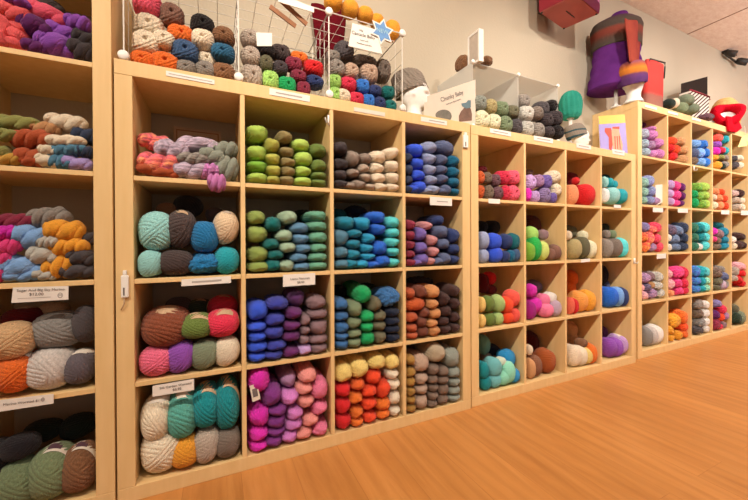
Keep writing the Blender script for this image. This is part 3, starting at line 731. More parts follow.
for i, x in enumerate(CX):
    link('wire_panel', wire_panel((x, CY0, CZ0), (0, CY1-CY0, 0), (0, 0, H)), WIRE, wr)
    if i < 3:
        w = CX[i+1]-x
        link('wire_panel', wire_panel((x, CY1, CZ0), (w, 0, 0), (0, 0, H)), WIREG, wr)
        link('wire_panel', wire_panel((x, CY0, CZ1), (w, 0, 0), (0, CY1-CY0, 0), 5), WIRE, wr)
def disc_mesh(r, t):
    prof = [(0, -t), (r*.8, -t), (r, -t*.55), (r, t*.55), (r*.8, t), (0, t)]
    P = [[(a*cos(q), b, a*sin(q)) for q in np.linspace(0, 2*pi, 24, endpoint=False)] for a, b in prof]
    return grid_mesh('connector', P)
DISC = disc_mesh(.0165, .008); DISC.materials.append(WHITEP)
for x in CX:
    for z in (TB+.0165, CZ1):
        o = link('connector', DISC, None, wr); o.location = (x, CY0-.004, z)
for i in (0, 3):
    for z in (TB+.0165, CZ1):
        o = link('connector', DISC, None, wr); o.location = (CX[i], CY1, z)

def onTop(where, group, org, s, Y0, bounds, data, kind='c', **k): return place(where, group, org, s, Y0, bounds, data, kind, fill=.97 if kind == 'c' else .86, **k)
onTop('in the first wire storage cube', 'yarn in the first wire cube', (110, 0), 4.99, .03, (CX[0]+.006, CX[1]-.006, TB+.002, 1.86), """
 172 45 66 62 rose m; 150 112 70 60 cream m; 135 185 66 62 cream; 245 220 52 46 cream; 285 113 58 60 brown_tweed m; 342 162 66 50 orange m; 138 268 56 40 orange; 254 285 70 47 orange
 362 240 66 58 steel_navy; 462 135 58 54 black m; 460 215 54 52 cream; 470 278 52 44 cream m; 557 203 55 48 brown; 570 275 58 46 teal_blue; 580 345 56 46 brown; 370 322 48 36 grey; 470 335 50 42 grey""", L=.13)
onTop('in the second wire storage cube', 'yarn in the second wire cube', (230, 0), 4.155, .03, (CX[1]+.006, CX[2]-.006, TB+.002, 1.86), """
 75 175 42 40 greige; 82 246 42 42 greige; 85 305 48 46 greige; 150 210 36 32 black; 200 238 42 38 dark_brown m; 210 278 34 32 charcoal; 150 266 30 36 dark_olive; 165 320 36 40 light_green; 234 343 42 34 emerald
 278 264 40 26 tangerine m; 350 282 44 36 red; 268 288 38 32 wine; 282 322 36 28 wine; 305 358 32 30 wine; 350 338 42 28 navy""", L=.13)
onTop('in the third wire storage cube', 'yarn in the third wire cube', (230, 0), 4.155, .03, (CX[2]+.006, CX[3]-.006, TB+.002, 1.86), """
 372 374 42 30 cream; 432 325 30 30 light_green; 442 380 30 30 light_green; 492 352 37 32 crimson; 503 403 36 28 crimson; 552 352 33 31 bright_blue; 562 408 31 28 bright_blue; 604 380 29 27 navy; 620 420 30 26 navy
 660 382 32 29 deep_teal; 670 430 30 24 deep_teal; 462 222 44 42 dark_grey m; 440 280 36 38 grey; 392 225 32 28 grey m; 505 298 34 34 mushroom; 580 306 42 42 mushroom; 640 290 34 50 taupe_grey m; 560 250 60 24 taupe_grey m""", L=.13)
# yellow balls on top of the third cube
onTop('on top of the third wire storage cube', 'yellow yarn on top of the wire cubes', (230, 0), 4.155, .05, (CX[2]-.06, CX[3]+.03, CZ1+.004, 2.6), """
 430 5 44 40 amber; 500 38 42 40 amber; 562 62 40 36 amber; 612 88 34 34 amber; 676 118 40 40 amber""", 'k')
# sheet lying on top, wooden needles, paper card, red knit
pts = [onY(u, v, -.004) for u, v in ((278, -7), (314, 7.5), (314, 12.5), (278, 1.5))]
o = link('paper_strip', poly_prism('paper_strip', pts, (0, .003, 0)), WHITE)
tag(o, 'white paper strip along the top front edge of the second wire cube', 'paper strip')
bm_ = []
nd = empty('wooden_ruler_pair'); tag(nd, 'two flat brown wooden sticks hanging through the second wire cube\'s grid', 'wooden sticks')
for (u0, v0, u1, v1) in ((272, -8, 307, 24), (270, 6, 296, 26)):
    a0, a1 = onY(u0, v0, .012), onY(u1, v1, .03)
    d = (a1-a0).normalized(); n_ = Vector((0, 1, 0)); w_ = d.cross(n_).normalized()*.009
    link('stick', poly_prism('stick', [a0+w_, a1+w_, a1-w_, a0-w_], (0, .006, 0)), BROWNW, nd)
def cloth_sheet(name, pts_tl, pts_tr, h, m, waves=3, amp=.015, n=24, taper=.85):
    """hanging knit sheet between two top points"""
    A, B = Vector(pts_tl), Vector(pts_tr); P = []
    for i in range(n):
        t = i/(n-1); row = []
        for j in range(n):
            s_ = j/(n-1); c_ = .5+(s_-.5)*(1-(1-taper)*t)
            p = A.lerp(B, c_) + Vector((0, amp*sin(waves*2*pi*s_+1)*(.5+t), -h*t + .004*sin(11*s_)))
            row.append(tuple(p))
        P.append(row)
    me = grid_mesh(name, P, closed=False)
    return me
def knit_mat(name, c1, c2=None, scale=120, stripes=None):
    m, nt, N, L, bs = mat(name)
    wv = N.new('ShaderNodeTexWave'); tc = N.new('ShaderNodeTexCoord'); wv.bands_direction = 'Z'
    wv.inputs['Scale'].default_value = scale/2.4; wv.inputs['Distortion'].default_value = 3; wv.inputs['Detail'].default_value = 2
    L.new(tc.outputs['Object'], wv.inputs['Vector'])
    if stripes:
        sp = N.new('ShaderNodeSeparateXYZ'); L.new(tc.outputs['Object'], sp.inputs[0])
        mr = N.new('ShaderNodeMapRange'); mr.inputs[1].default_value = stripes[0]; mr.inputs[2].default_value = stripes[1]
        n = noise(nt, 14, 2); ad = N.new('ShaderNodeMath'); ad.operation = 'MULTIPLY_ADD'; ad.inputs[1].default_value = .08
        L.new(n.outputs['Fac'], ad.inputs[0]); L.new(sp.outputs[stripes[3] if len(stripes) > 3 else 2], mr.inputs[0]); L.new(mr.outputs[0], ad.inputs[2])
        base = ramp(nt, ad.outputs[0], [(p, lin(c)) for p, c in stripes[2]]).outputs[0]
    else:
        n = noise(nt, 9, 3); base = ramp(nt, n.outputs['Fac'], [(.3, lin(c1)), (.7, lin(c2 or c1))]).outputs[0]
    sh = ramp(nt, wv.outputs['Fac'], [(0, (.72, .72, .72)), (.6, (1.1, 1.1, 1.1))])
    L.new(mixrgb(nt, 'MULTIPLY', 1, base, sh.outputs[0]), bs.inputs['Base Color'])
    bs.inputs['Roughness'].default_value = .95; bs.inputs['Specular IOR Level'].default_value = .1
    bump(nt, wv.outputs['Fac'], .6, .006, bs); return m
a0, a1 = onY(311, 4, .33), onY(346, 12, .33)
o = link('knit_swatch', cloth_sheet('knit_swatch', a0, a1, .27, None, 2, .006, taper=.66), knit_mat('dark_red_knit', (92, 14, 26), (110, 20, 32)))
so = o.modifiers.new('thick', 'SOLIDIFY'); so.thickness = .012
tag(o, 'dark red knitted piece hanging at the back of the wire cubes', 'knit piece')

def card(name, us, Y, m, thick, label, cat, zsnap=None, group=None, lean=0):
    """flat upright card whose four corners (tl,tr,br,bl) sit at the given photo points on the plane y=Y"""
    pts = [onY(u, v, Y) for u, v in us]
    if zsnap is not None:
        dz = zsnap - min(p.z for p in pts)
        for p in pts:
            if p.z < zsnap+.03: p.z = zsnap
    for k, p in enumerate(pts):
        if lean and p.z > min(q.z for q in pts)+.03: p.y += lean
    o = link(name, poly_prism(name, pts, (0, thick, 0)), m); tag(o, label, cat, group); return o, pts
def text_on(pts, s, fx, fz, size, m, parent, off=.0015, align='CENTER', name='lettering'):
    """writing on a card (tl,tr,br,bl points): fx,fz are fractions across and down"""
    tl, tr, br, bl = pts
    X = (tr-tl).normalized(); D = (bl-tl); D = (D - X*D.dot(X)).normalized(); Z = -D; Nn = X.cross(Z).normalized()
    c = tl.lerp(tr, fx).lerp(bl.lerp(br, fx), fz)
    cu = bpy.data.curves.new('lettering', 'FONT'); cu.body = s; cu.size = size; cu.align_x = align; cu.align_y = 'CENTER'; cu.extrude = .0002
    cu.materials.append(m)
    o = bpy.data.objects.new('t', cu); col.objects.link(o); bpy.context.view_layer.update()
    me = bpy.data.meshes.new_from_object(o.evaluated_get(bpy.context.evaluated_depsgraph_get())); bpy.data.objects.remove(o)
    me.materials.clear(); me.materials.append(m); o = bpy.data.objects.new(name, me); col.objects.link(o)
    R = Matrix((X, Z, Nn)).transposed().to_4x4(); R.translation = c + Nn*off
    o.parent = parent; o.matrix_world = R
    return o
def flat_on(pts, outline, m, parent, name, off=.001):
    """flat printed shape on a card; outline in fractions (across, down)"""
    tl, tr, br, bl = pts
    X = (tr-tl).normalized(); D = (bl-tl).normalized(); Nn = X.cross(-D).normalized()
    P = [tl.lerp(tr, a).lerp(bl.lerp(br, a), b) + Nn*off for a, b in outline]
    me = bpy.data.meshes.new(name); me.from_pydata([tuple(p) for p in P], [], [tuple(range(len(P)))])
    return link(name, me, m, parent)
def ell(cx, cy, rx, ry, n=28): return [(cx+rx*cos(2*pi*i/n), cy+ry*sin(2*pi*i/n)) for i in range(n)]

# paper sign and star at the front of the third cube
o, pts = card('paper_sign', [(352.5, 23), (376, 29.5), (382.5, 54), (348.5, 46)], CY0-.010, WHITE, .003, 'white paper sign with printed lines clipped to the third wire cube', 'sign')
text_on(pts, 'Cascade Baby', .44, .40, .020, INK, o)
text_on(pts, 'super soft', .46, .62, .010, INK, o); text_on(pts, 'machine washable', .46, .78, .010, INK, o)
text_on(pts, '100g', .35, .22, .011, INK, o)
cpt = onY(382.3, 31.5, CY0-.016)
def star(r, y):
    rot = radians(8)
    return [cpt + Vector(((r if i % 2 == 0 else r*.58)*sin(i*pi/6+rot), y, (r if i % 2 == 0 else r*.58)*cos(i*pi/6+rot))) for i in range(12)]
o = link('star_sign', poly_prism('star_sign', star(.062, 0), (0, .003, 0)), WHITE); tag(o, 'six-pointed white paper star with a blue centre beside the paper sign', 'sign')
link('blue_centre', poly_prism('blue_centre', star(.050, -.0012), (0, .001, 0)), plain('star_blue', lin((105, 150, 205)), .6), o)
cu = [cpt+Vector((-.04, 0, .02)), cpt+Vector((.04, 0, .02)), cpt+Vector((.04, 0, -.02)), cpt+Vector((-.04, 0, -.02))]
text_on(cu, 'NEW', .5, .5, .026, plain('star_ink', lin((170, 205, 215)), .6), o, .0022)
# small white card in second cube
o, pts = card('paper_tag', [(256, 32.5), (272, 33), (272, 46), (257, 46)], .028, WHITE, .002, 'small white paper tag on the black yarn roll in the second wire cube', 'tag')

# ------------------------------------------------------------------ foam heads and hats
HZ = [(0,.062,.062,.075),(.03,.06,.06,.072),(.10,.052,.053,.058),(.18,.048,.054,.050),(.25,.050,.056,.049),(.29,.074,.058,.050),(.33,.090,.062,.053),(.40,.094,.074,.061),
      (.48,.093,.086,.068),(.56,.090,.094,.073),(.64,.094,.098,.075),(.72,.092,.100,.075),(.80,.083,.096,.071),(.88,.065,.082,.060),(.94,.044,.060,.043),(.98,.022,.035,.024),(1.0,.0001,.0001,.0001)]
def head_mesh(h=.28):
    zz = np.array([k[0] for k in HZ]); Z = np.concatenate([np.linspace(0, .9, 46), .9+.1*np.sin(np.linspace(.1, pi/2, 8))])
    fr = np.interp(Z, zz, [k[1] for k in HZ]); bk = np.interp(Z, zz, [k[2] for k in HZ]); hw = np.interp(Z, zz, [k[3] for k in HZ])
    ph = np.linspace(-pi, pi, 64, endpoint=False); P = []
    for z, f, b, w in zip(Z, fr, bk, hw):
        row = []
        for q in ph:
            g = lambda q0, z0, sq, sz: math.exp(-((q-q0)/sq)**2-((z-z0)/sz)**2)
            R = .030*g(0, .50, .16, .035) + .014*g(0, .57, .11, .05) + .008*g(0, .425, .28, .014) + .007*g(0, .395, .26, .013) + .009*g(0, .325, .35, .03) + .006*g(0, .64, .7, .03)
            R -= .011*(g(.42, .585, .22, .03)+g(-.42, .585, .22, .03)) + .004*g(0, .41, .25, .007)
            R += .011*(g(1.62, .53, .12, .045)+g(-1.62, .53, .12, .045))
            c, s_ = cos(q), sin(q)
            x = (f if c > 0 else b)*c; y = w*s_; l = math.hypot(x, y) or 1
            row.append((x*(1+R/l), y*(1+R/l), z*h))
        P.append(row)
    return grid_mesh('foam_head', P, caps=True)
HEAD = head_mesh(); HEAD.materials.append(FOAM)
def head(loc, rz, s, label, tilt=0):
    o = link('foam_head', HEAD); o.location = loc; o.rotation_euler = (tilt, 0, rz); o.scale = (s, s, s); tag(o, label, 'mannequin head'); return o
def hat_mesh(z0, z1, pad, rib, amp, slouch=0, h=.28, brim=.0, nrib=26):
    zz = np.array([k[0] for k in HZ]); P = []
    ph = np.linspace(-pi, pi, 104, endpoint=False)
    for i in range(40):
        t = i/39; z = z0+(z1-z0)*sin(t*pi/2)
        base = max(0, 1-t**2.9)**.5 if t < 1 else 0
        f = max(np.interp(min(z, .72), zz, [k[1] for k in HZ]), .08)+pad; b = max(np.interp(min(z, .72), zz, [k[2] for k in HZ]), .08)+pad; w = np.interp(min(z, .72), zz, [k[3] for k in HZ])+pad
        w = max(w, .07+pad)
        row = []
        for q in ph:
            r = base*(1 + amp*cos(nrib*q + (3*t*2*pi if rib == 'cable' and t > .15 else 0)) * (1 if rib else 0) + (.03*cos(9*q+14*t) if rib == 'cable' else 0)) + (brim if t < .10 else 0)
            c, s_ = cos(q), sin(q)
            zb = z*h + (.018*c if t < .5 else 0)*(1-2*t)
            row.append(((f if c > 0 else b)*c*r - slouch*t*(1.2-.4*t), w*s_*r, zb - slouch*.35*t*max(0, -c)))
        P.append(row)
    return grid_mesh('knit_hat', P)
# first head, grey cabled beanie
hp = onZ(416, 113, TB+.001); hp.y = .10; hp = onY(414.5, 112, .10); hp.z = TB+.001
head(hp, radians(-34), .78, 'white foam mannequin head wearing the grey cabled hat, facing away to the side')
o = link('knit_hat', hat_mesh(.64, 1.16, .014, 'cable', .035, .03), knit_mat('grey_cable_knit', (140, 128, 118), (165, 152, 142), 90))
o.location = hp; o.rotation_euler = (0, radians(-6), radians(-34)); o.scale = (.78, .78, .80)
so = o.modifiers.new('thick', 'SOLIDIFY'); so.thickness = .006
tag(o, 'grey slouchy cable knit hat on the foam head beside the wire cubes', 'hat')
# leaning sign with two yarn pictures
o, pts = card('display_sign', [(424.5, 97), (475.5, 79.5), (475.5, 124), (424, 115.5)], .045, WHITE, .004, 'beige printed card sign with pictures of two yarn balls, leaning before the frosted bin', 'sign', zsnap=TB+.001)
SIGNC = plain('beige_sign', (.66, .57, .48), .6, .02); o.data.materials.clear(); o.data.materials.append(SIGNC)
pg = [pts[0], pts[1], pts[2], pts[3]]
text_on(pg, 'Chunky Baby', .52, .24, .030, INK, o); text_on(pg, 'hand spun alpaca blends', .55, .40, .011, INK, o)
GREYP = plain('picture_grey', lin((110, 106, 98)), .7, .2, 40); BRP = plain('picture_brown', lin((112, 84, 72)), .7, .2, 40); BLP = plain('picture_blue', lin((95, 118, 128)), .7)
flat_on(pg, ell(.36, .80, .155, .19), GREYP, o, 'printed_grey_ball')
flat_on(pg, [(.66, .93), (.655, .78), (.70, .66), (.76, .58), (.83, .54), (.90, .60), (.925, .72), (.92, .86), (.66, .93)][:-1], BRP, o, 'printed_brown_ball')
flat_on(pg, [(.72, .54), (.70, .47), (.80, .46), (.84, .41), (.90, .42), (.90, .58), (.80, .60)], BLP, o, 'printed_blue_scarf', .0016)

# ------------------------------------------------------------------ frosted plastic bins
m, nt, N, L, bs = mat('frosted_plastic')
bs.inputs['Base Color'].default_value = (.78, .76, .72, 1); bs.inputs['Roughness'].default_value = .35
tr = N.new('ShaderNodeBsdfTransparent'); mx = N.new('ShaderNodeMixShader'); mx.inputs[0].default_value = .42
L.new(tr.outputs[0], mx.inputs[1]); L.new(bs.outputs[0], mx.inputs[2]); L.new(mx.outputs[0], N['Material Output'].inputs['Surface'])
FROST = m
bx0, bx1, by0, by1, bz0, bz1 = 1.552, 2.228, .052, .382, TC+.003, TC+.358
bn = empty('frosted_plastic_bins', (0, 0, 0)); tag(bn, 'two frosted clear plastic cube bins joined side by side, holding grey yarn', 'storage bins')
bm0 = (bx0+bx1)/2
for x in (bx0, bm0, bx1): link('side_sheet', boxes_mesh('side_sheet', [(x-.0015, x+.0015, by0, by1, bz0, bz1)]), FROST, bn)
for x0, x1 in ((bx0+.003, bm0-.003), (bm0+.003, bx1-.003)):
    link('top_sheet', boxes_mesh('top_sheet', [(x0, x1, by0, by1, bz1-.003, bz1)]), FROST, bn)
    link('back_sheet', boxes_mesh('back_sheet', [(x0, x1, by1-.003, by1, bz0, bz1-.004)]), FROST, bn)
DISCS = disc_mesh(.011, .006); DISCS.materials.append(WHITEP)
for x in (bx0, bm0, bx1):
    for z in (bz0+.009, bz1):
        q = link('connector', DISCS, None, bn); q.location = (x, by0-.003, z)
place('in front of the frosted plastic bins', 'grey and sage yarn at the frosted bins', (390, 20), 3.562, .02, (1.515, 2.32, TC+.001, 2.4), """
 325 297 26 26 sage_grey; 330 350 30 28 sage_cream; 362 313 24 26 khaki; 372 360 26 26 sage_cream; 403 327 28 26 grey_green; 413 366 28 26 grey_green; 440 328 26 24 olive_grey; 448 372 24 24 dark_grey
 480 292 24 24 grey m; 489 338 30 28 silver_grey; 490 382 28 24 silver_grey; 528 331 22 24 taupe_grey; 531 386 24 24 grey; 550 313 26 24 dark_grey m; 577 310 24 22 black m; 564 360 26 24 charcoal
 592 350 26 26 charcoal; 568 392 22 20 charcoal; 600 394 24 24 black""", 'c', L=.12)
# photo frame and brown tufts standing on the bin
fp = onZ(470, 66, bz1); fp = Vector((bx0+.02, .11, bz1+.001))
fr = empty('framed_photo', (0, 0, 0)); tag(fr, 'white picture frame standing edge-on on top of the frosted bin', 'picture frame')
q0, q1 = onZ(481, 61, bz1+.002), onZ(470.5, 68, bz1+.002)
fx0 = q0.x-.01; fy0, fy1 = q0.y, q1.y+.01; fz = bz1+.002; fh = onY(482, 29, fy0).z-fz
link('back_board', boxes_mesh('back_board', [(fx0, fx0+.012, fy0+.01, fy1-.01, fz+.012, fz+fh-.012)]), plain('frame_mat', (.50, .42, .36), .6), fr)
link('frame_border', boxes_mesh('frame_border', [(fx0-.003, fx0+.028, fy0, fy0+.010, fz, fz+fh), (fx0-.003, fx0+.028, fy1-.010, fy1, fz, fz+fh), (fx0-.003, fx0+.028, fy0+.0105, fy1-.0105, fz, fz+.011), (fx0-.003, fx0+.028, fy0+.0105, fy1-.0105, fz+fh-.011, fz+fh)]), WHITE, fr)
place('tuft of fibre on the frosted bin beside the frame', 'brown fibre on the frosted bin', (420, 20), 8.33, .10, (fx0+.032, bx0+.40, bz1+.001, 2.6), "570 338 50 40 brown", 'h', L=.10)
place('behind the white frame on the frosted bin', 'brown fibre on the frosted bin', (420, 20), 8.33, fy1+.01, (bx0, fx0+.06, bz1+.001, 2.6), "355 330 36 60 brown", 'h', L=.10)
# teal hat on a small stand, striped hat on small head
tp = onY(570.5, 118, .26)
TEALK = knit_mat('teal_knit', (45, 145, 128), (65, 168, 148), 120)
P = []
for i in range(26):
    t = i/25; r = .078*((1-(2*t-1)**2*.30 if t < .5 else max(0, 1-((t-.45)/.55)**2.6)) ** .5)*(.82 if t < .06 else 1); 
    P.append([(r*(1+.035*cos(14*q+2*t))*cos(q), r*(1+.035*cos(14*q+2*t))*sin(q), -.004+.205*t) for q in np.linspace(0, 2*pi, 84, endpoint=False)])
th = link('knit_hat', grid_mesh('knit_hat', P, caps=True), TEALK); tag(th, 'teal ribbed knit hat standing up behind the black yarn', 'hat')
hs = empty('hat_stand', (2.44, .28, TC)); tag(hs, 'small pale stand under the teal ribbed hat', 'hat stand')
P = [[(a*cos(q), a*sin(q), z) for q in np.linspace(0, 2*pi, 28, endpoint=False)] for a, z in ((.045, .001), (.045, .01), (.014, .02), (.012, .135), (.03, .145), (.03, .150))]
link('stand_post', grid_mesh('stand_post', P, caps=True), FOAM, hs)
tq = onY(570.5, 112, .28); hs.location = (tq.x, .28, TC); hz_ = onY(570.5, 116.5, .28).z; th.location = (tq.x, .28, hz_-.012); hs.scale = (1, 1, (hz_-TC)/.150)
hp2 = onY(580, 141, .15)
head((hp2.x, .15, TC+.001), radians(-25), .62, 'small white foam head wearing the grey striped hat beside the picture book')
o = link('knit_hat', hat_mesh(.60, 1.12, .012, 'rib', .02, .05, nrib=30), knit_mat('striped_knit', None, None, 80, (.16, .33, [(0, (60, 88, 98)), (.14, (60, 88, 98)), (.16, (150, 140, 130)), (.40, (150, 140, 130)), (.42, (60, 88, 98)), (.50, (60, 88, 98)), (.52, (150, 140, 130)), (1, (150, 138, 126))])))
o.location = (hp2.x, .15, TC+.001); o.rotation_euler = (0, radians(-8), radians(-25)); o.scale = (.65, .65, .65)
so = o.modifiers.new('thick', 'SOLIDIFY'); so.thickness = .006
tag(o, 'grey knit hat with blue-grey stripes on the small foam head', 'hat')

# picture book leaning against the tall far unit
bk = empty('picture_book'); tag(bk, 'purple and yellow book with red mittens on its cover, against the tall far unit', 'book')
P0 = onY(601, 141, .20); P0.z = TC+.003; ang = radians(-36)
def pix(q_): d_ = q_-CAMP; return PX+F*d_.dot(rt)/d_.dot(fw), PY-F*d_.dot(up)/d_.dot(fw)
bw = .05
while pix(P0+Vector((cos(ang), sin(ang), 0))*bw)[0] < 628 and P0.x+bw*cos(ang) < 3.06: bw += .002
bh = .1
while pix(P0+Vector((0, 0, bh)))[1] > 113.5: bh += .002
bmx = boxes_mesh('page_block', [(0.002, bw-.002, .002, .016, .002, bh-.002)]); q = link('page_block', bmx, WHITE, bk)
COV = plain('book_lilac', lin((150, 135, 200)), .4, .03); YEL = plain('book_yellow', lin((225, 180, 75)), .4, .03); PNK = plain('book_pink', lin((215, 45, 110)), .4, .03)
RDM = plain('mitten_red', lin((185, 62, 40)), .5, .2, 60); SKN = plain('mitten_peach', lin((235, 150, 120)), .5, .1, 40)
q = link('front_cover', boxes_mesh('front_cover', [(0, bw, 0, .002, 0, bh)]), COV, bk)
def bp(x0, x1, z0, z1, m_, nm, y=-.0008): return link(nm, boxes_mesh(nm, [(x0*bw, x1*bw, y, -.0001, z0*bh, z1*bh)]), m_, q)
bp(0, 1, .80, 1, YEL, 'yellow_title_band'); bp(0, 1, 0, .075, PNK, 'pink_foot_band')
def shape(pts_, m_, nm, y): 
    return link(nm, poly_prism(nm, [Vector((x*bw, y, z*bh)) for x, z in pts_], (0, .0006, 0)), m_, q)
shape([(.20, .62), (.22, .70), (.44, .70), (.48, .60), (.46, .30), (.40, .16), (.32, .22), (.34, .48)], RDM, 'printed_red_mitten', -.0012)
shape([(.46, .62), (.50, .72), (.74, .68), (.76, .55), (.84, .30), (.80, .14), (.46, .14), (.46, .40)], SKN, 'printed_peach_mitten', -.0016)
for k in range(3): shape([(.54+.09*k, .20), (.57+.09*k, .20), (.59+.08*k, .50), (.55+.08*k, .50)], RDM, 'printed_mitten_stripe', -.0020)
shape([(.50, .68), (.50, .72), (.76, .72), (.76, .66)], RDM, 'printed_mitten_cuff', -.0020)
link('back_cover', boxes_mesh('back_cover', [(0, bw, .016, .018, 0, bh)]), YEL, bk)
bk.matrix_world = Matrix.LocRotScale(P0, Matrix.Rotation(ang, 3, 'Z') @ Matrix.Rotation(radians(-8), 3, 'X'), None)

# ------------------------------------------------------------------ dress form and goods on the tall far unit
PURK = knit_mat('purple_knit', (100, 44, 125), (118, 54, 146), 260)
Yd = .205
base = onY(616, 100, Yd); dfx = base.x
df = empty('dress_form', (dfx, Yd, TD), radians(-38)); tag(df, 'tailor\'s dress form on a pole wearing a purple knit top, on the far tall unit', 'dress form')
P = [[(a*cos(q), a*sin(q), z) for q in np.linspace(0, 2*pi, 24, endpoint=False)] for a, z in ((.035, .001), (.035, .010), (.016, .016), (.013, .03), (.013, .16))]
link('pole', grid_mesh('pole', P, caps=True), FOAM, df)
zb_ = onY(600, 85, Yd).z-TD; zt_ = onY(614, 14, Yd).z-TD
hh = zt_-zb_
def torso(pad, t0, t1, spiral, name, nz=60):
    #      t, half width, half depth, x shift
    K = [(0,.184,.15,-.012),(.05,.183,.15,-.011),(.15,.174,.14,-.008),(.30,.164,.130,-.002),(.45,.156,.124,0),(.58,.158,.124,0),(.70,.160,.128,.0),(.80,.166,.125,.0),(.87,.152,.10,.004),(.92,.095,.075,.012),(.96,.062,.06,.02),(1.0,.052,.05,.024)]
    tt = np.linspace(t0, t1, nz); P = []
    for t in tt:
        w = np.interp(t, [k[0] for k in K], [k[1] for k in K])+pad; d_ = np.interp(t, [k[0] for k in K], [k[2] for k in K])+pad; sx_ = np.interp(t, [k[0] for k in K], [k[3] for k in K])
        row = []
        for q in np.linspace(0, 2*pi, 72, endpoint=False):
            rr = 1 + spiral*(.5+.5*cos(6.5*2*pi*t/.62*.62 - 1.6*cos(q+.9)))
            row.append((sx_+w*cos(q)*rr, d_*sin(q)*rr, zb_+hh*t))
        P.append(row)
    return grid_mesh(name, P, caps=True)
link('purple_top', torso(0, 0, 1, .055, 'purple_top', 150), PURK, df)
SHK = knit_mat('striped_shawl_knit', None, None, 90, (zb_+hh*.52, zb_+hh*.92, [(0, (82, 72, 66)), (.15, (86, 74, 68)), (.28, (96, 70, 62)), (.42, (132, 66, 56)), (.55, (138, 70, 58)), (.64, (86, 74, 68)), (.85, (88, 76, 70)), (1, (96, 64, 84))]))
o = link('knit_shawl', torso(.014, .53, .915, .004, 'knit_shawl', 40), SHK); o.location = df.location; o.rotation_euler = df.rotation_euler; tag(o, 'brown and rust striped knit shawl wrapped around the dress form\'s shoulders', 'shawl')
# strap of the shawl falling over the form's side
A0 = [onY(626, 18, Yd-.19), onY(642.5, 23, Yd-.14), onY(639.5, 60, Yd-.16), onY(631, 62, Yd-.19)]
P = []
for i in range(24):
    t = i/23; row = []
    for j in range(10):
        s_ = j/9; p = A0[0].lerp(A0[1], s_).lerp(A0[3].lerp(A0[2], s_), t); p = p+Vector((0, .008*sin(9*s_), .003*sin(20*t)))
        row.append(tuple(p))
    P.append(row)
o = link('knit_scarf', grid_mesh('knit_scarf', P, closed=False), knit_mat('rust_scarf_knit', (150, 62, 58), (178, 82, 66), 110)); so = o.modifiers.new('thick', 'SOLIDIFY'); so.thickness = .010
tag(o, 'rust red knitted scarf end hanging down the dress form\'s front', 'scarf')
# rainbow hat on head
hp3 = onY(632, 102, .10)
head((hp3.x, .09, TD+.001), radians(15), .86, 'white foam head under the orange and purple hat, on the far tall unit')
o = link('knit_hat', hat_mesh(.50, 1.15, .024, 'rib', .010, .02, nrib=40), knit_mat('sunset_knit', None, None, 110, (.165, .325, [(0, (98, 60, 120)), (.14, (110, 66, 125)), (.25, (120, 70, 110)), (.33, (205, 120, 55)), (.55, (225, 140, 55)), (.72, (190, 105, 70)), (.88, (150, 85, 110)), (1, (175, 95, 85))])))
o.location = (hp3.x-.004, .09, TD+.001); o.rotation_euler = (0, radians(-7), radians(15)); o.scale = (.96, .96, .90)
so = o.modifiers.new('thick', 'SOLIDIFY'); so.thickness = .006
tag(o, 'striped orange and purple knit hat on a foam head before the dress form', 'hat')
# coral bag
gb = empty('knit_bag'); tag(gb, 'coral red knitted tote bag with dark handle beside the foam head', 'bag')
CORK = knit_mat('coral_knit', None, None, 110, (TD, TD+.30, [(0, (205, 60, 55)), (.16, (205, 60, 55)), (.22, (165, 120, 105)), (.48, (170, 105, 95)), (.58, (225, 75, 70)), (1, (225, 80, 75))]))
c0 = [onY(646, 61, .16), onY(662.5, 64.5, .16), onY(659, 104, .16), onY(643, 103, .16)]
pts_ = [Vector((c0[3].x, .16, TD+.002)), Vector((c0[2].x, .16, TD+.002)), Vector((c0[1].x, .16, c0[1].z)), Vector((c0[0].x, .16, c0[0].z))]
P = []
for i in range(16):
    t = i/15; l = pts_[0].lerp(pts_[3], t); r = pts_[1].lerp(pts_[2], t); cx_ = (l+r)/2; w_ = (r-l).length/2; d_ = .05*(1-.55*t)
    P.append([(cx_.x+w_*(abs(cos(q))**.6)*(1 if cos(q) > 0 else -1), .16+d_*(abs(sin(q))**.7)*(1 if sin(q) > 0 else -1), cx_.z) for q in np.linspace(0, 2*pi, 40, endpoint=False)])
link('bag_body', grid_mesh('bag_body', P, caps=True), CORK, gb)
tz = (c0[0].z+c0[1].z)/2
link('handle', tubes_mesh('handle', [([(c0[0].x+.01, .15, c0[0].z-.02), (c0[0].x+.02, .14, c0[0].z+.012), (c0[1].x-.005, .14, c0[1].z+.004), (c0[1].x+.006, .145, c0[1].z-.03), (c0[1].x+.001, .15, c0[1].z-.12)], .006)]), BLACK, gb)
# green yarn, card, striped box
place('on top of the far tall unit', 'green yarn on top of the far tall unit', (530, 0), 3.431, .06, (BD[(0, 0)][0]-.04, 4.98, TD+.001, 2.7), """
 478 356 17 16 green_black; 496 354 12 16 cream; 536 344 23 19 sage_green; 519 370 19 17 grey_green; 555 374 22 18 sage_green""", 'k')
c0 = [onY(681.5, 83.5, .20), onY(707.5, 76.5, .20), onY(708, 93, .20), onY(681.5, 98, .20)]
STRP, nt, N, L, bs = mat('diagonal_stripes')
tc = N.new('ShaderNodeTexCoord'); mp = N.new('ShaderNodeMapping'); mp.inputs['Rotation'].default_value = (0, radians(32), 0); L.new(tc.outputs['Object'], mp.inputs['Vector'])
wv = N.new('ShaderNodeTexWave'); wv.bands_direction = 'Z'; wv.inputs['Scale'].default_value = 11; L.new(mp.outputs[0], wv.inputs['Vector'])
r_ = ramp(nt, wv.outputs['Fac'], [(.44, lin((60, 36, 34))), (.5, lin((225, 215, 205)))]); L.new(r_.outputs[0], bs.inputs['Base Color']); bs.inputs['Roughness'].default_value = .7
sx0 = onY(690, 110, .14).x; sx1 = onY(709, 113, .14).x; sz1 = onY(700, 93.5, .14).z
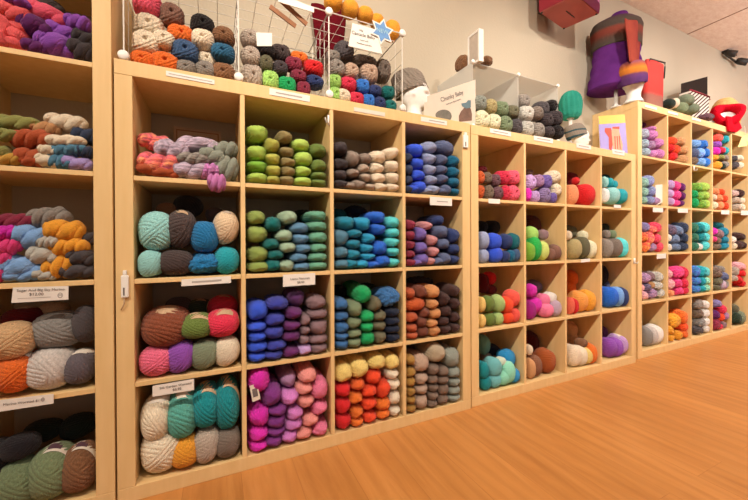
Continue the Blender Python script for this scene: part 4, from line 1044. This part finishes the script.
bx_ = empty('striped_gift_bag'); tag(bx_, 'black and white diagonally striped bag with dark red rim, behind the green yarn', 'bag')
link('bag_body', boxes_mesh('bag_body', [(sx0, sx1, .14, .22, TD+.001, sz1)], .003), STRP, bx_)
link('red_rim', tubes_mesh('red_rim', [([(sx0, .138, sz1), (sx1, .138, sz1), (sx1+.008, .136, sz1-.03)], .007)]), plain('rim_red', lin((150, 35, 55)), .6), bx_)
o, pts = card('display_card', [(681.5, 83.5), (707.5, 76.5), (707.5, 96), (681.5, 100)], .235, plain('dark_brown_card', (.022, .014, .012), .8, spec=.1), .004, 'dark brown rectangular card standing behind the striped bag', 'card')
# its stand leg reaches the top board
zc = min(p.z for p in pts); xm = (pts[2].x+pts[3].x)/2
link('stand_leg', boxes_mesh('stand_leg', [(xm-.02, xm+.02, .236, .240, TD+.001, zc+.06)]), BLACK, o)
cpx = onY(712, 110, .17)
P = [[(cpx.x+a*cos(q), .19+a*sin(q), TD+.001+z) for q in np.linspace(0, 2*pi, 28, endpoint=False)] for a, z in ((.025, 0), (.03, .004), (.036, .10), (.034, .10), (.028, .006))]
o = link('paper_cup', grid_mesh('paper_cup', P, caps=True), plain('pale_cup', (.72, .74, .66), .5)); tag(o, 'pale grey-green paper cup beside the striped bag', 'cup')
place('at the foot of the striped bag', 'plum yarn on top of the far tall unit', (530, 0), 3.431, .06, (4.0, 4.98, TD+.001, 2.7), "612 402 28 12 plum_brown", 'h', L=.10)
# red cowl and woven basket
REDK = knit_mat('bright_red_knit', (200, 8, 32), (220, 18, 44), 110)
cw = onY(728, 112, .06)
P = []
for i in range(49):
    q = 2*pi*i/48; row = []
    for j in range(18):
        a = 2*pi*j/17
        R = .088+.034*cos(a)*(1+.25*sin(3*q)); z = .052*sin(a)*(1+.2*cos(2*q+1))
        row.append((R*cos(q)*1.0, R*sin(q)*1.0, z+.018*cos(2*q)))
    P.append(row)
o = link('knit_cowl', grid_mesh('knit_cowl', P, closed=False), REDK); o.location = (cw.x+.03, .075, TD+.145)
qn = Vector((-.72, -.52, .46)).to_track_quat('Z', 'Y').to_euler(); o.rotation_euler = qn
tag(o, 'bright red knitted cowl with a white opening, slumped over the far tall unit\'s edge', 'cowl')
link('white_lining', poly_prism('white_lining', [(.062*cos(2*pi*i/24), .040*sin(2*pi*i/24), -.02) for i in range(24)], (0, 0, .004)), WHITE, o)
# hanging fold of the cowl over the board edge
lp = [onY(u, v, .022) for u, v in ((727, 116), (738, 118), (742, 128), (737, 132), (729, 131))]
link('hanging_fold', poly_prism('hanging_fold', lp, (0, .014, 0)), REDK, o).matrix_parent_inverse = (Matrix.LocRotScale(o.location, o.rotation_euler, None)).inverted()
bs_c = Vector((4.82, .19, 0))
P = []
for i in range(60):
    t = i/59; r = .125*(max(0, 1-(1.9*t-.95)**2*.9))**.5
    P.append([(bs_c.x+.04+r*(1+.03*cos(20*q+(i//2 % 2)*pi))*cos(q), bs_c.y+r*.95*sin(q), TD+.001+.37*t) for q in np.linspace(0, 2*pi, 60, endpoint=False)])
o = link('woven_basket', grid_mesh('woven_basket', P, caps=True), plain('straw', lin((205, 160, 100)), .8, .2, 40)); tag(o, 'round straw woven basket behind the red cowl', 'basket')
# yellow hang tag
o, pts = card('hanging_tag', [(742, 137), (750, 133.5), (747, 146), (738, 147)], .028, plain('pale_yellow_paper', lin((215, 218, 150)), .7), .002, 'pale yellow paper tag hanging below the red cowl', 'tag')
a0, a1 = onY(745.5, 135.5, .028), onY(745, 129, .030)
link('hanging_string', tubes_mesh('hanging_string', [([a0, a1, (a1.x, .034, a1.z+.03)], .0012)]), WHITE, o)

# ------------------------------------------------------------------ red box mounted high on the wall
z0 = 2.46
bp_ = [onZ(*q, z0) for q in ((539, 12.5), (563.5, 29.5), (599, 14.0), (606, 7), (573, -3))]
rb = empty('wall_speaker'); tag(rb, 'dark red box speaker mounted high on the wall, left of the dress form', 'speaker')
b0, b1, b2, b3, b4 = bp_
dv = b2-b1; b3n = b0+dv
foot = [b0, b1, b2, b2.lerp(b3n, .12)+Vector((.01, -.015, 0)), b3n]
foot = [b0, b1, b2, b3n]
link('cabinet', poly_prism('cabinet', [p+Vector((0, 0, .004)) for p in foot], (0, 0, .36)), REDB, rb)
link('bottom_panel', poly_prism('bottom_panel', [p.lerp(sum(foot, Vector())/4, .03) for p in foot], (0, 0, .0035)), REDBOT, rb)
mid = (b2+b3n)/2; ax = (b3n-b2); fr_ = []
for i in range(13):
    t = i/12; p = b2.lerp(b3n, t) + (b2-b1).normalized()*.055*sin(pi*t)
    fr_.append(p+Vector((0, 0, .005)))
link('rounded_front', poly_prism('rounded_front', fr_, (0, 0, .357)), PURP, rb)
sc_ = [(p.lerp(sum(foot, Vector())/4, .09)) for p in foot]
for p in sc_:
    link('screw', tubes_mesh('screw', [([p+Vector((0, 0, -.005)), p+Vector((0, 0, .001))], .007)]), BLACK, rb)
ctr = sum(foot, Vector())/4
link('slot', tubes_mesh('slot', [([ctr.lerp((b0+b3n)/2, .25)+Vector((0, 0, -.001)), ctr.lerp((b1+b2)/2, .45)+Vector((0, 0, -.001))], .003)]), BLACK, rb)
wc = (b0+b1)/2
link('wall_bracket', boxes_mesh('wall_bracket', [(wc.x-.03, wc.x+.03, wc.y-.03, WY-.001, z0+.10, z0+.20)]), BLACK, rb)

# ------------------------------------------------------------------ track light heads in view
tl = onY(728, 60, .18)
tk = empty('track_light'); tag(tk, 'black twin-head spotlight fixed under the ceiling at the far right', 'track light')
def can(p, d, r, l):
    p = Vector(p); d = Vector(d).normalized(); return tubes_mesh('lamp_head', [([p, p+d*l*.3, p+d*l], [r*.7, r, r])])
hq = onY(727, 57, .36)
link('mount_stem', tubes_mesh('mount_stem', [([(hq.x+.05, .36, CZ-.001), (hq.x+.05, .36, hq.z)], .012)]), BLACK, tk)
link('ceiling_plate', boxes_mesh('ceiling_plate', [(hq.x-.06, hq.x+.16, .33, .39, CZ-.022, CZ-.001)], .003), BLACK, tk)
link('arm', tubes_mesh('arm', [([(hq.x-.06, .35, hq.z+.01), (hq.x+.20, .35, hq.z-.02)], .010)]), BLACK, tk)
link('lamp_head', can((hq.x-.05, .35, hq.z+.03), (.2, -.6, -.35), .034, .09), BLACK, tk)
link('lamp_head', can((hq.x+.17, .34, hq.z-.01), (.5, -.6, -.35), .038, .10), BLACK, tk)

# ------------------------------------------------------------------ shelf price cards
def price(us, Y, label, lines=(), name='price_sign', thick=.0015):
    pts = [onY(u, v, Y) for u, v in us]
    o = link(name, poly_prism(name, pts, (0, thick, 0)), WHITE); tag(o, label, 'price card', 'price cards on the shelf edges')
    for (txt, fx, fz, size) in lines: text_on(pts, txt, fx, fz, size, INK, o, .0012)
    return o, pts
def rule(o, pts, fz, f0=.12, f1=.88, t=.05):
    flat_on(pts, [(f0, fz-t), (f1, fz-t), (f1, fz+t), (f0, fz+t)], INK_L, o, 'printed_line', .0008)
INK_L = plain('pale_grey_ink', (.42, .38, .36), .8)
YA = -.003
o, p = price([(13, 287.5), (68.5, 286), (68.3, 299.5), (11.3, 303)], YA, 'white price card with two printed lines and round emblem, under the left unit\'s middle shelf',
             [('Sugar And Big Sky Merino', .50, .22, .0105), ('$12.00', .42, .50, .012)])
rule(o, p, .74, .1, .68, .015); flat_on(p, ell(.85, .66, .05, .20), INK_L, o, 'round_emblem', .0009); flat_on(p, ell(.85, .66, .035, .14), WHITE, o, 'emblem_centre', .0011); text_on(p, 'M', .85, .66, .010, INK, o, .0014, name='emblem_letter')
o, p = price([(-12, 401.5), (53.5, 394), (53.5, 403.5), (-12, 413.5)], YA, 'long white price card with small emblem on the left unit\'s fourth shelf edge', [('Merino Worsted $11', .52, .45, .010)])
flat_on(p, ell(.83, .42, .03, .22), INK_L, o, 'round_emblem', .0009)
YB = -.002
o, p = price([(166, 70.5), (214.5, 80), (214.5, 84.5), (166, 75.5)], YB, 'narrow white label holder on the top board above the pink hanks'); rule(o, p, .5, .05, .95, .06)
o, p = price([(269.5, 88), (310, 95.8), (309.8, 102), (269.5, 94.5)], YB, 'white label holder on the top board above the green skeins'); rule(o, p, .5, .15, .8, .10)
o, p = price([(354, 107), (385, 112.6), (385, 116.5), (354, 111)], YB, 'narrow beige label strip on the top board above the cream skeins'); o.data.materials.clear(); o.data.materials.append(LABELP)
o, p = price([(421, 116.5), (447, 121), (447, 125.5), (421, 121)], YB, 'white label on the top board below the beige sign'); rule(o, p, .5, .3, .9, .10)
o, p = price([(181.5, 279.5), (231, 276), (231, 282.8), (181.5, 286.3)], YB, 'white label holder with clips under the pale aqua and peacock balls'); rule(o, p, .5, .2, .8, .12)
o, p = price([(152.5, 386), (194, 379), (194, 390), (152.5, 396.8)], YB-.022, 'white price card with two printed lines under the rose pink and purple balls', [('Silk Garden Worsted', .55, .32, .011), ('$8.95', .58, .66, .012)])
o, p = price([(283, 274.8), (315.2, 273), (315.2, 284.5), (283, 286.8)], YB-.002, 'white price card with two printed lines under the seafoam skeins', [('Llama Naturals', .52, .40, .013), ('$8.00', .54, .72, .013)])
o, p = price([(430, 196.6), (452, 198.4), (452, 206), (430, 205)], YB, 'white price card below the petrol and cobalt skeins'); rule(o, p, .5, .3, .8, .06)
YC = .007
tops = [((490, 128), (511, 131.8)), ((534, 135.5), (553, 138.8)), ((576.5, 142.8), (591, 145.4)), ((612.5, 149), (624.5, 151))]
for (a, b), nm in zip(tops, ('burnt orange and rose skeins', 'lilac and cream skeins', 'big red ball', 'turquoise balls')):
    o, p = price([a, b, (b[0], b[1]+4.6), (a[0], a[1]+4.6)], YC, 'small white label on the top board above the '+nm); rule(o, p, .5, .15, .85, .10)
for us, nm in (([(488.5, 198.5), (500, 199.2), (500, 203.8), (488.5, 203.2)], 'burnt orange and plum skeins'), ([(614, 204.6), (621, 205), (621, 208.2), (614, 207.8)], 'turquoise and ice white balls'),
               ([(581, 259.5), (590, 258.5), (590, 261.6), (581, 262.6)], 'khaki ball in the second row')):
    price(us, YC, 'tiny white label on the shelf edge below the '+nm)
YD = .038
for us, nm in (([(653, 207.5), (663.2, 208), (663.2, 212.3), (653, 212)], 'mint and periwinkle hanks'), ([(678, 208.4), (688, 208.6), (688, 212.8), (678, 212.6)], 'pink hanks of the second row'),
               ([(721.3, 210), (729.3, 210.2), (729.3, 214.4), (721.3, 214.2)], 'peach and vermilion hanks'), ([(741, 210.4), (749, 210.6), (749, 215.2), (741, 215)], 'taupe and cream hanks'),
               ([(657, 254), (666, 253.4), (666, 258.2), (657, 258.8)], 'orange and pink red hanks')):
    price(us, YD, 'small white price card under the '+nm)
for (a, b), nm in ((((645, 104.5), (657, 107.6)), 'first'), (((668, 110.6), (678, 113.2)), 'second'), (((692, 117.2), (701, 119.6)), 'third')):
    price([a, b, (b[0], b[1]+2.4), (a[0], a[1]+2.4)], YD, 'narrow white label on the far tall unit\'s top board, above its %s column' % nm)
# white paper bag among the hanks of the far unit
o, pts = card('paper_card', [(655.5, 185), (664.5, 184.2), (665, 201), (656, 204)], .075, WHITE, .003, 'blank white card leaning beside the mint hanks in the far tall unit', 'card', zsnap=BD[(1, 0)][2]+.001)
# framed picture at the back of the first cubby
c0 = [onY(173.5, 126, .33), onY(221, 131, .33), onY(220, 150, .33), onY(172, 146, .33)]
zb0 = BB[(0, 0)][2]+.001
o = empty('picture_card'); tag(o, 'beige framed picture card standing at the back of the cubby with pink hanks', 'picture card')
x0, x1, z1 = c0[0].x, c0[1].x, c0[0].z
link('mount', boxes_mesh('mount', [(x0, x1, .33, .334, zb0, z1)], .001), plain('beige_mount', (.50, .36, .24), .7), o)
link('frame_border', boxes_mesh('frame_border', [(x0+.01, x1-.01, .3285, .3298, z1-.016, z1-.012), (x0+.01, x0+.014, .3285, .3298, zb0, z1-.017), (x1-.014, x1-.01, .3285, .3298, zb0, z1-.017)]), BROWNW, o)
link('picture_print', boxes_mesh('picture_print', [(x0+.04, x1-.04, .3283, .3298, zb0+.02, z1-.035)]), plain('brown_print', (.13, .08, .06), .7, .5, 40), o)

# small white plastic sensors / hooks on the uprights
def clip(u0, v0, u1, v1, Y, label):
    a, b = onY(u0, v0, Y), onY(u1, v1, Y); w, h = b.x-a.x, a.z-b.z
    e = empty('hanging_plastic_tag', (0, 0, 0)); tag(e, label, 'tag')
    link('tag_body', boxes_mesh('tag_body', [(a.x, b.x, Y, Y+.010, b.z, a.z)], .003), WHITEP, e)
    link('tag_neck', boxes_mesh('tag_neck', [(a.x+.25*w, b.x-.25*w, Y+.001, Y+.009, a.z+.0005, a.z+.22*h)], .002), WHITEP, e)
    link('grey_mark', boxes_mesh('grey_mark', [(a.x+.3*w, a.x+.5*w, Y-.0008, Y, b.z+.1*h, b.z+.45*h)]), INK, e)
    return e
e = clip(120.6, 275.5, 128.6, 297.5, -.011, 'white plastic tag with a string, fixed to the upright beside the pale aqua balls')
q0 = onY(122.5, 298, -.006); link('string', tubes_mesh('string', [([q0+Vector((.005, 0, .006)), q0+Vector((.004, 0, -.02)), q0+Vector((-.004, 0, -.04))], .002)]), KRAFT, e)
clip(463.8, 134.5, 468.5, 148, -.011, 'white plastic tag on the upright between the wire-cube unit and the plastic-bin unit')
# white hook on divider
hk = onY(328.5, 118, -.004)
o = link('wall_hook', tubes_mesh('wall_hook', [([(hk.x, -.003, hk.z+.012), (hk.x, -.003, hk.z-.03)], .004), ([(hk.x, -.004, hk.z-.02), (hk.x-.012, -.018, hk.z-.026), (hk.x-.02, -.022, hk.z-.006)], .0028)]), WHITEP); tag(o, 'small white plastic hook on the divider right of the green skeins', 'hook')
for (u, v, Y, nm) in ((634.5, 261, .004, 'fourth column of the plastic-bin unit'), (694, 168.5, .035, 'far tall unit, above the green hanks')):
    hk = onY(u, v, Y)
    o = link('wall_hook', tubes_mesh('wall_hook', [([(hk.x, Y, hk.z+.02), (hk.x, Y, hk.z-.018)], .006), ([(hk.x, Y, hk.z-.012), (hk.x+.012, Y-.014, hk.z-.016), (hk.x+.014, Y-.016, hk.z-.004)], .003)]), WHITEP); tag(o, 'tiny white hook on the upright of the '+nm, 'hook')

# silver label on the magenta skein
o, pts = card('hanging_paper_label', [(249.5, 386), (257.5, 383.5), (260.5, 399), (252.5, 402)], -.002, LABELP, .0015, 'silver printed paper label on the topmost magenta skein', 'label')
flat_on(pts, [(.2, .25), (.8, .25), (.8, .75), (.2, .75)], INK, o, 'printed_block', .0008)

# ------------------------------------------------------------------ lamps
def spot(x, y, z, tx, ty, tz, e, size=radians(100), blend=.7, rad=.05, c=(1, .82, .62)):
    l = bpy.data.lights.new('spot_lamp', 'SPOT'); l.energy = e; l.spot_size = size; l.spot_blend = blend; l.shadow_soft_size = rad; l.color = c
    o = bpy.data.objects.new('spot_lamp', l); col.objects.link(o); o.location = (x, y, z)
    o.rotation_euler = (Vector((tx, ty, tz))-Vector((x, y, z))).to_track_quat('-Z', 'Y').to_euler(); return o
for x, e, c in ((-.9, 76, (1, .88, .71)), (.45, 92, (1, .88, .71)), (1.7, 104, (1, .89, .73)), (3.0, 90, (1, .92, .80)), (4.3, 84, (1, .95, .88)), (5.6, 84, (1, .96, .92))):
    spot(x-1.15, -1.5, 2.80, x+.15, .15, .95, e*1.45, c=c, rad=.03)
spot(4.9, -1.3, 2.85, 3.2, .2, 2.0, 26, size=radians(70), c=(1, .92, .82), rad=.05)
spot(3.3, -1.5, 2.85, 1.6, .3, 1.9, 24, size=radians(80), c=(1, .90, .78), rad=.05)
def area(x, y, z, sx, sy, e, c):
    l = bpy.data.lights.new('added_fill_light', 'AREA'); l.shape = 'RECTANGLE'; l.size = sx; l.size_y = sy; l.energy = e; l.color = c  # unseen soft lights added as fill
    o = bpy.data.objects.new('added_fill_light', l); col.objects.link(o); o.location = (x, y, z); return o
area(.5, -2.6, 2.9, 2.5, 1.5, 10, (1, .90, .78)); area(4.5, -2.6, 2.9, 3.5, 1.5, 14, (1, .92, .83))  # added overhead fill behind the camera
o = area(5.4, -1.8, 2.25, 2.8, .5, 130, (1, .95, .91)); o.rotation_euler = (pi, 0, 0)      # added upward fill that brightens the ceiling, no real fixture
for x in (-.6, 3.4):
    o = area(x, -4.5, 1.5, 3.2, 1.9, 8, (1, .93, .85)); o.rotation_euler = (radians(90), 0, 0)  # added frontal fill, aimed at the yarn from behind the camera
w = bpy.data.worlds.new('room_air'); sc.world = w; w.use_nodes = True
w.node_tree.nodes['Background'].inputs[0].default_value = (.9, .8, .7, 1); w.node_tree.nodes['Background'].inputs[1].default_value = .15
sc.view_settings.view_transform = 'Standard'; sc.view_settings.look = 'None'; sc.view_settings.exposure = 0.0; sc.view_settings.gamma = 1
try:
    sc.cycles.max_bounces = 8; sc.cycles.diffuse_bounces = 4; sc.cycles.use_denoising = True; sc.cycles.sample_clamp_indirect = 4
except Exception: pass
bpy.context.view_layer.update()
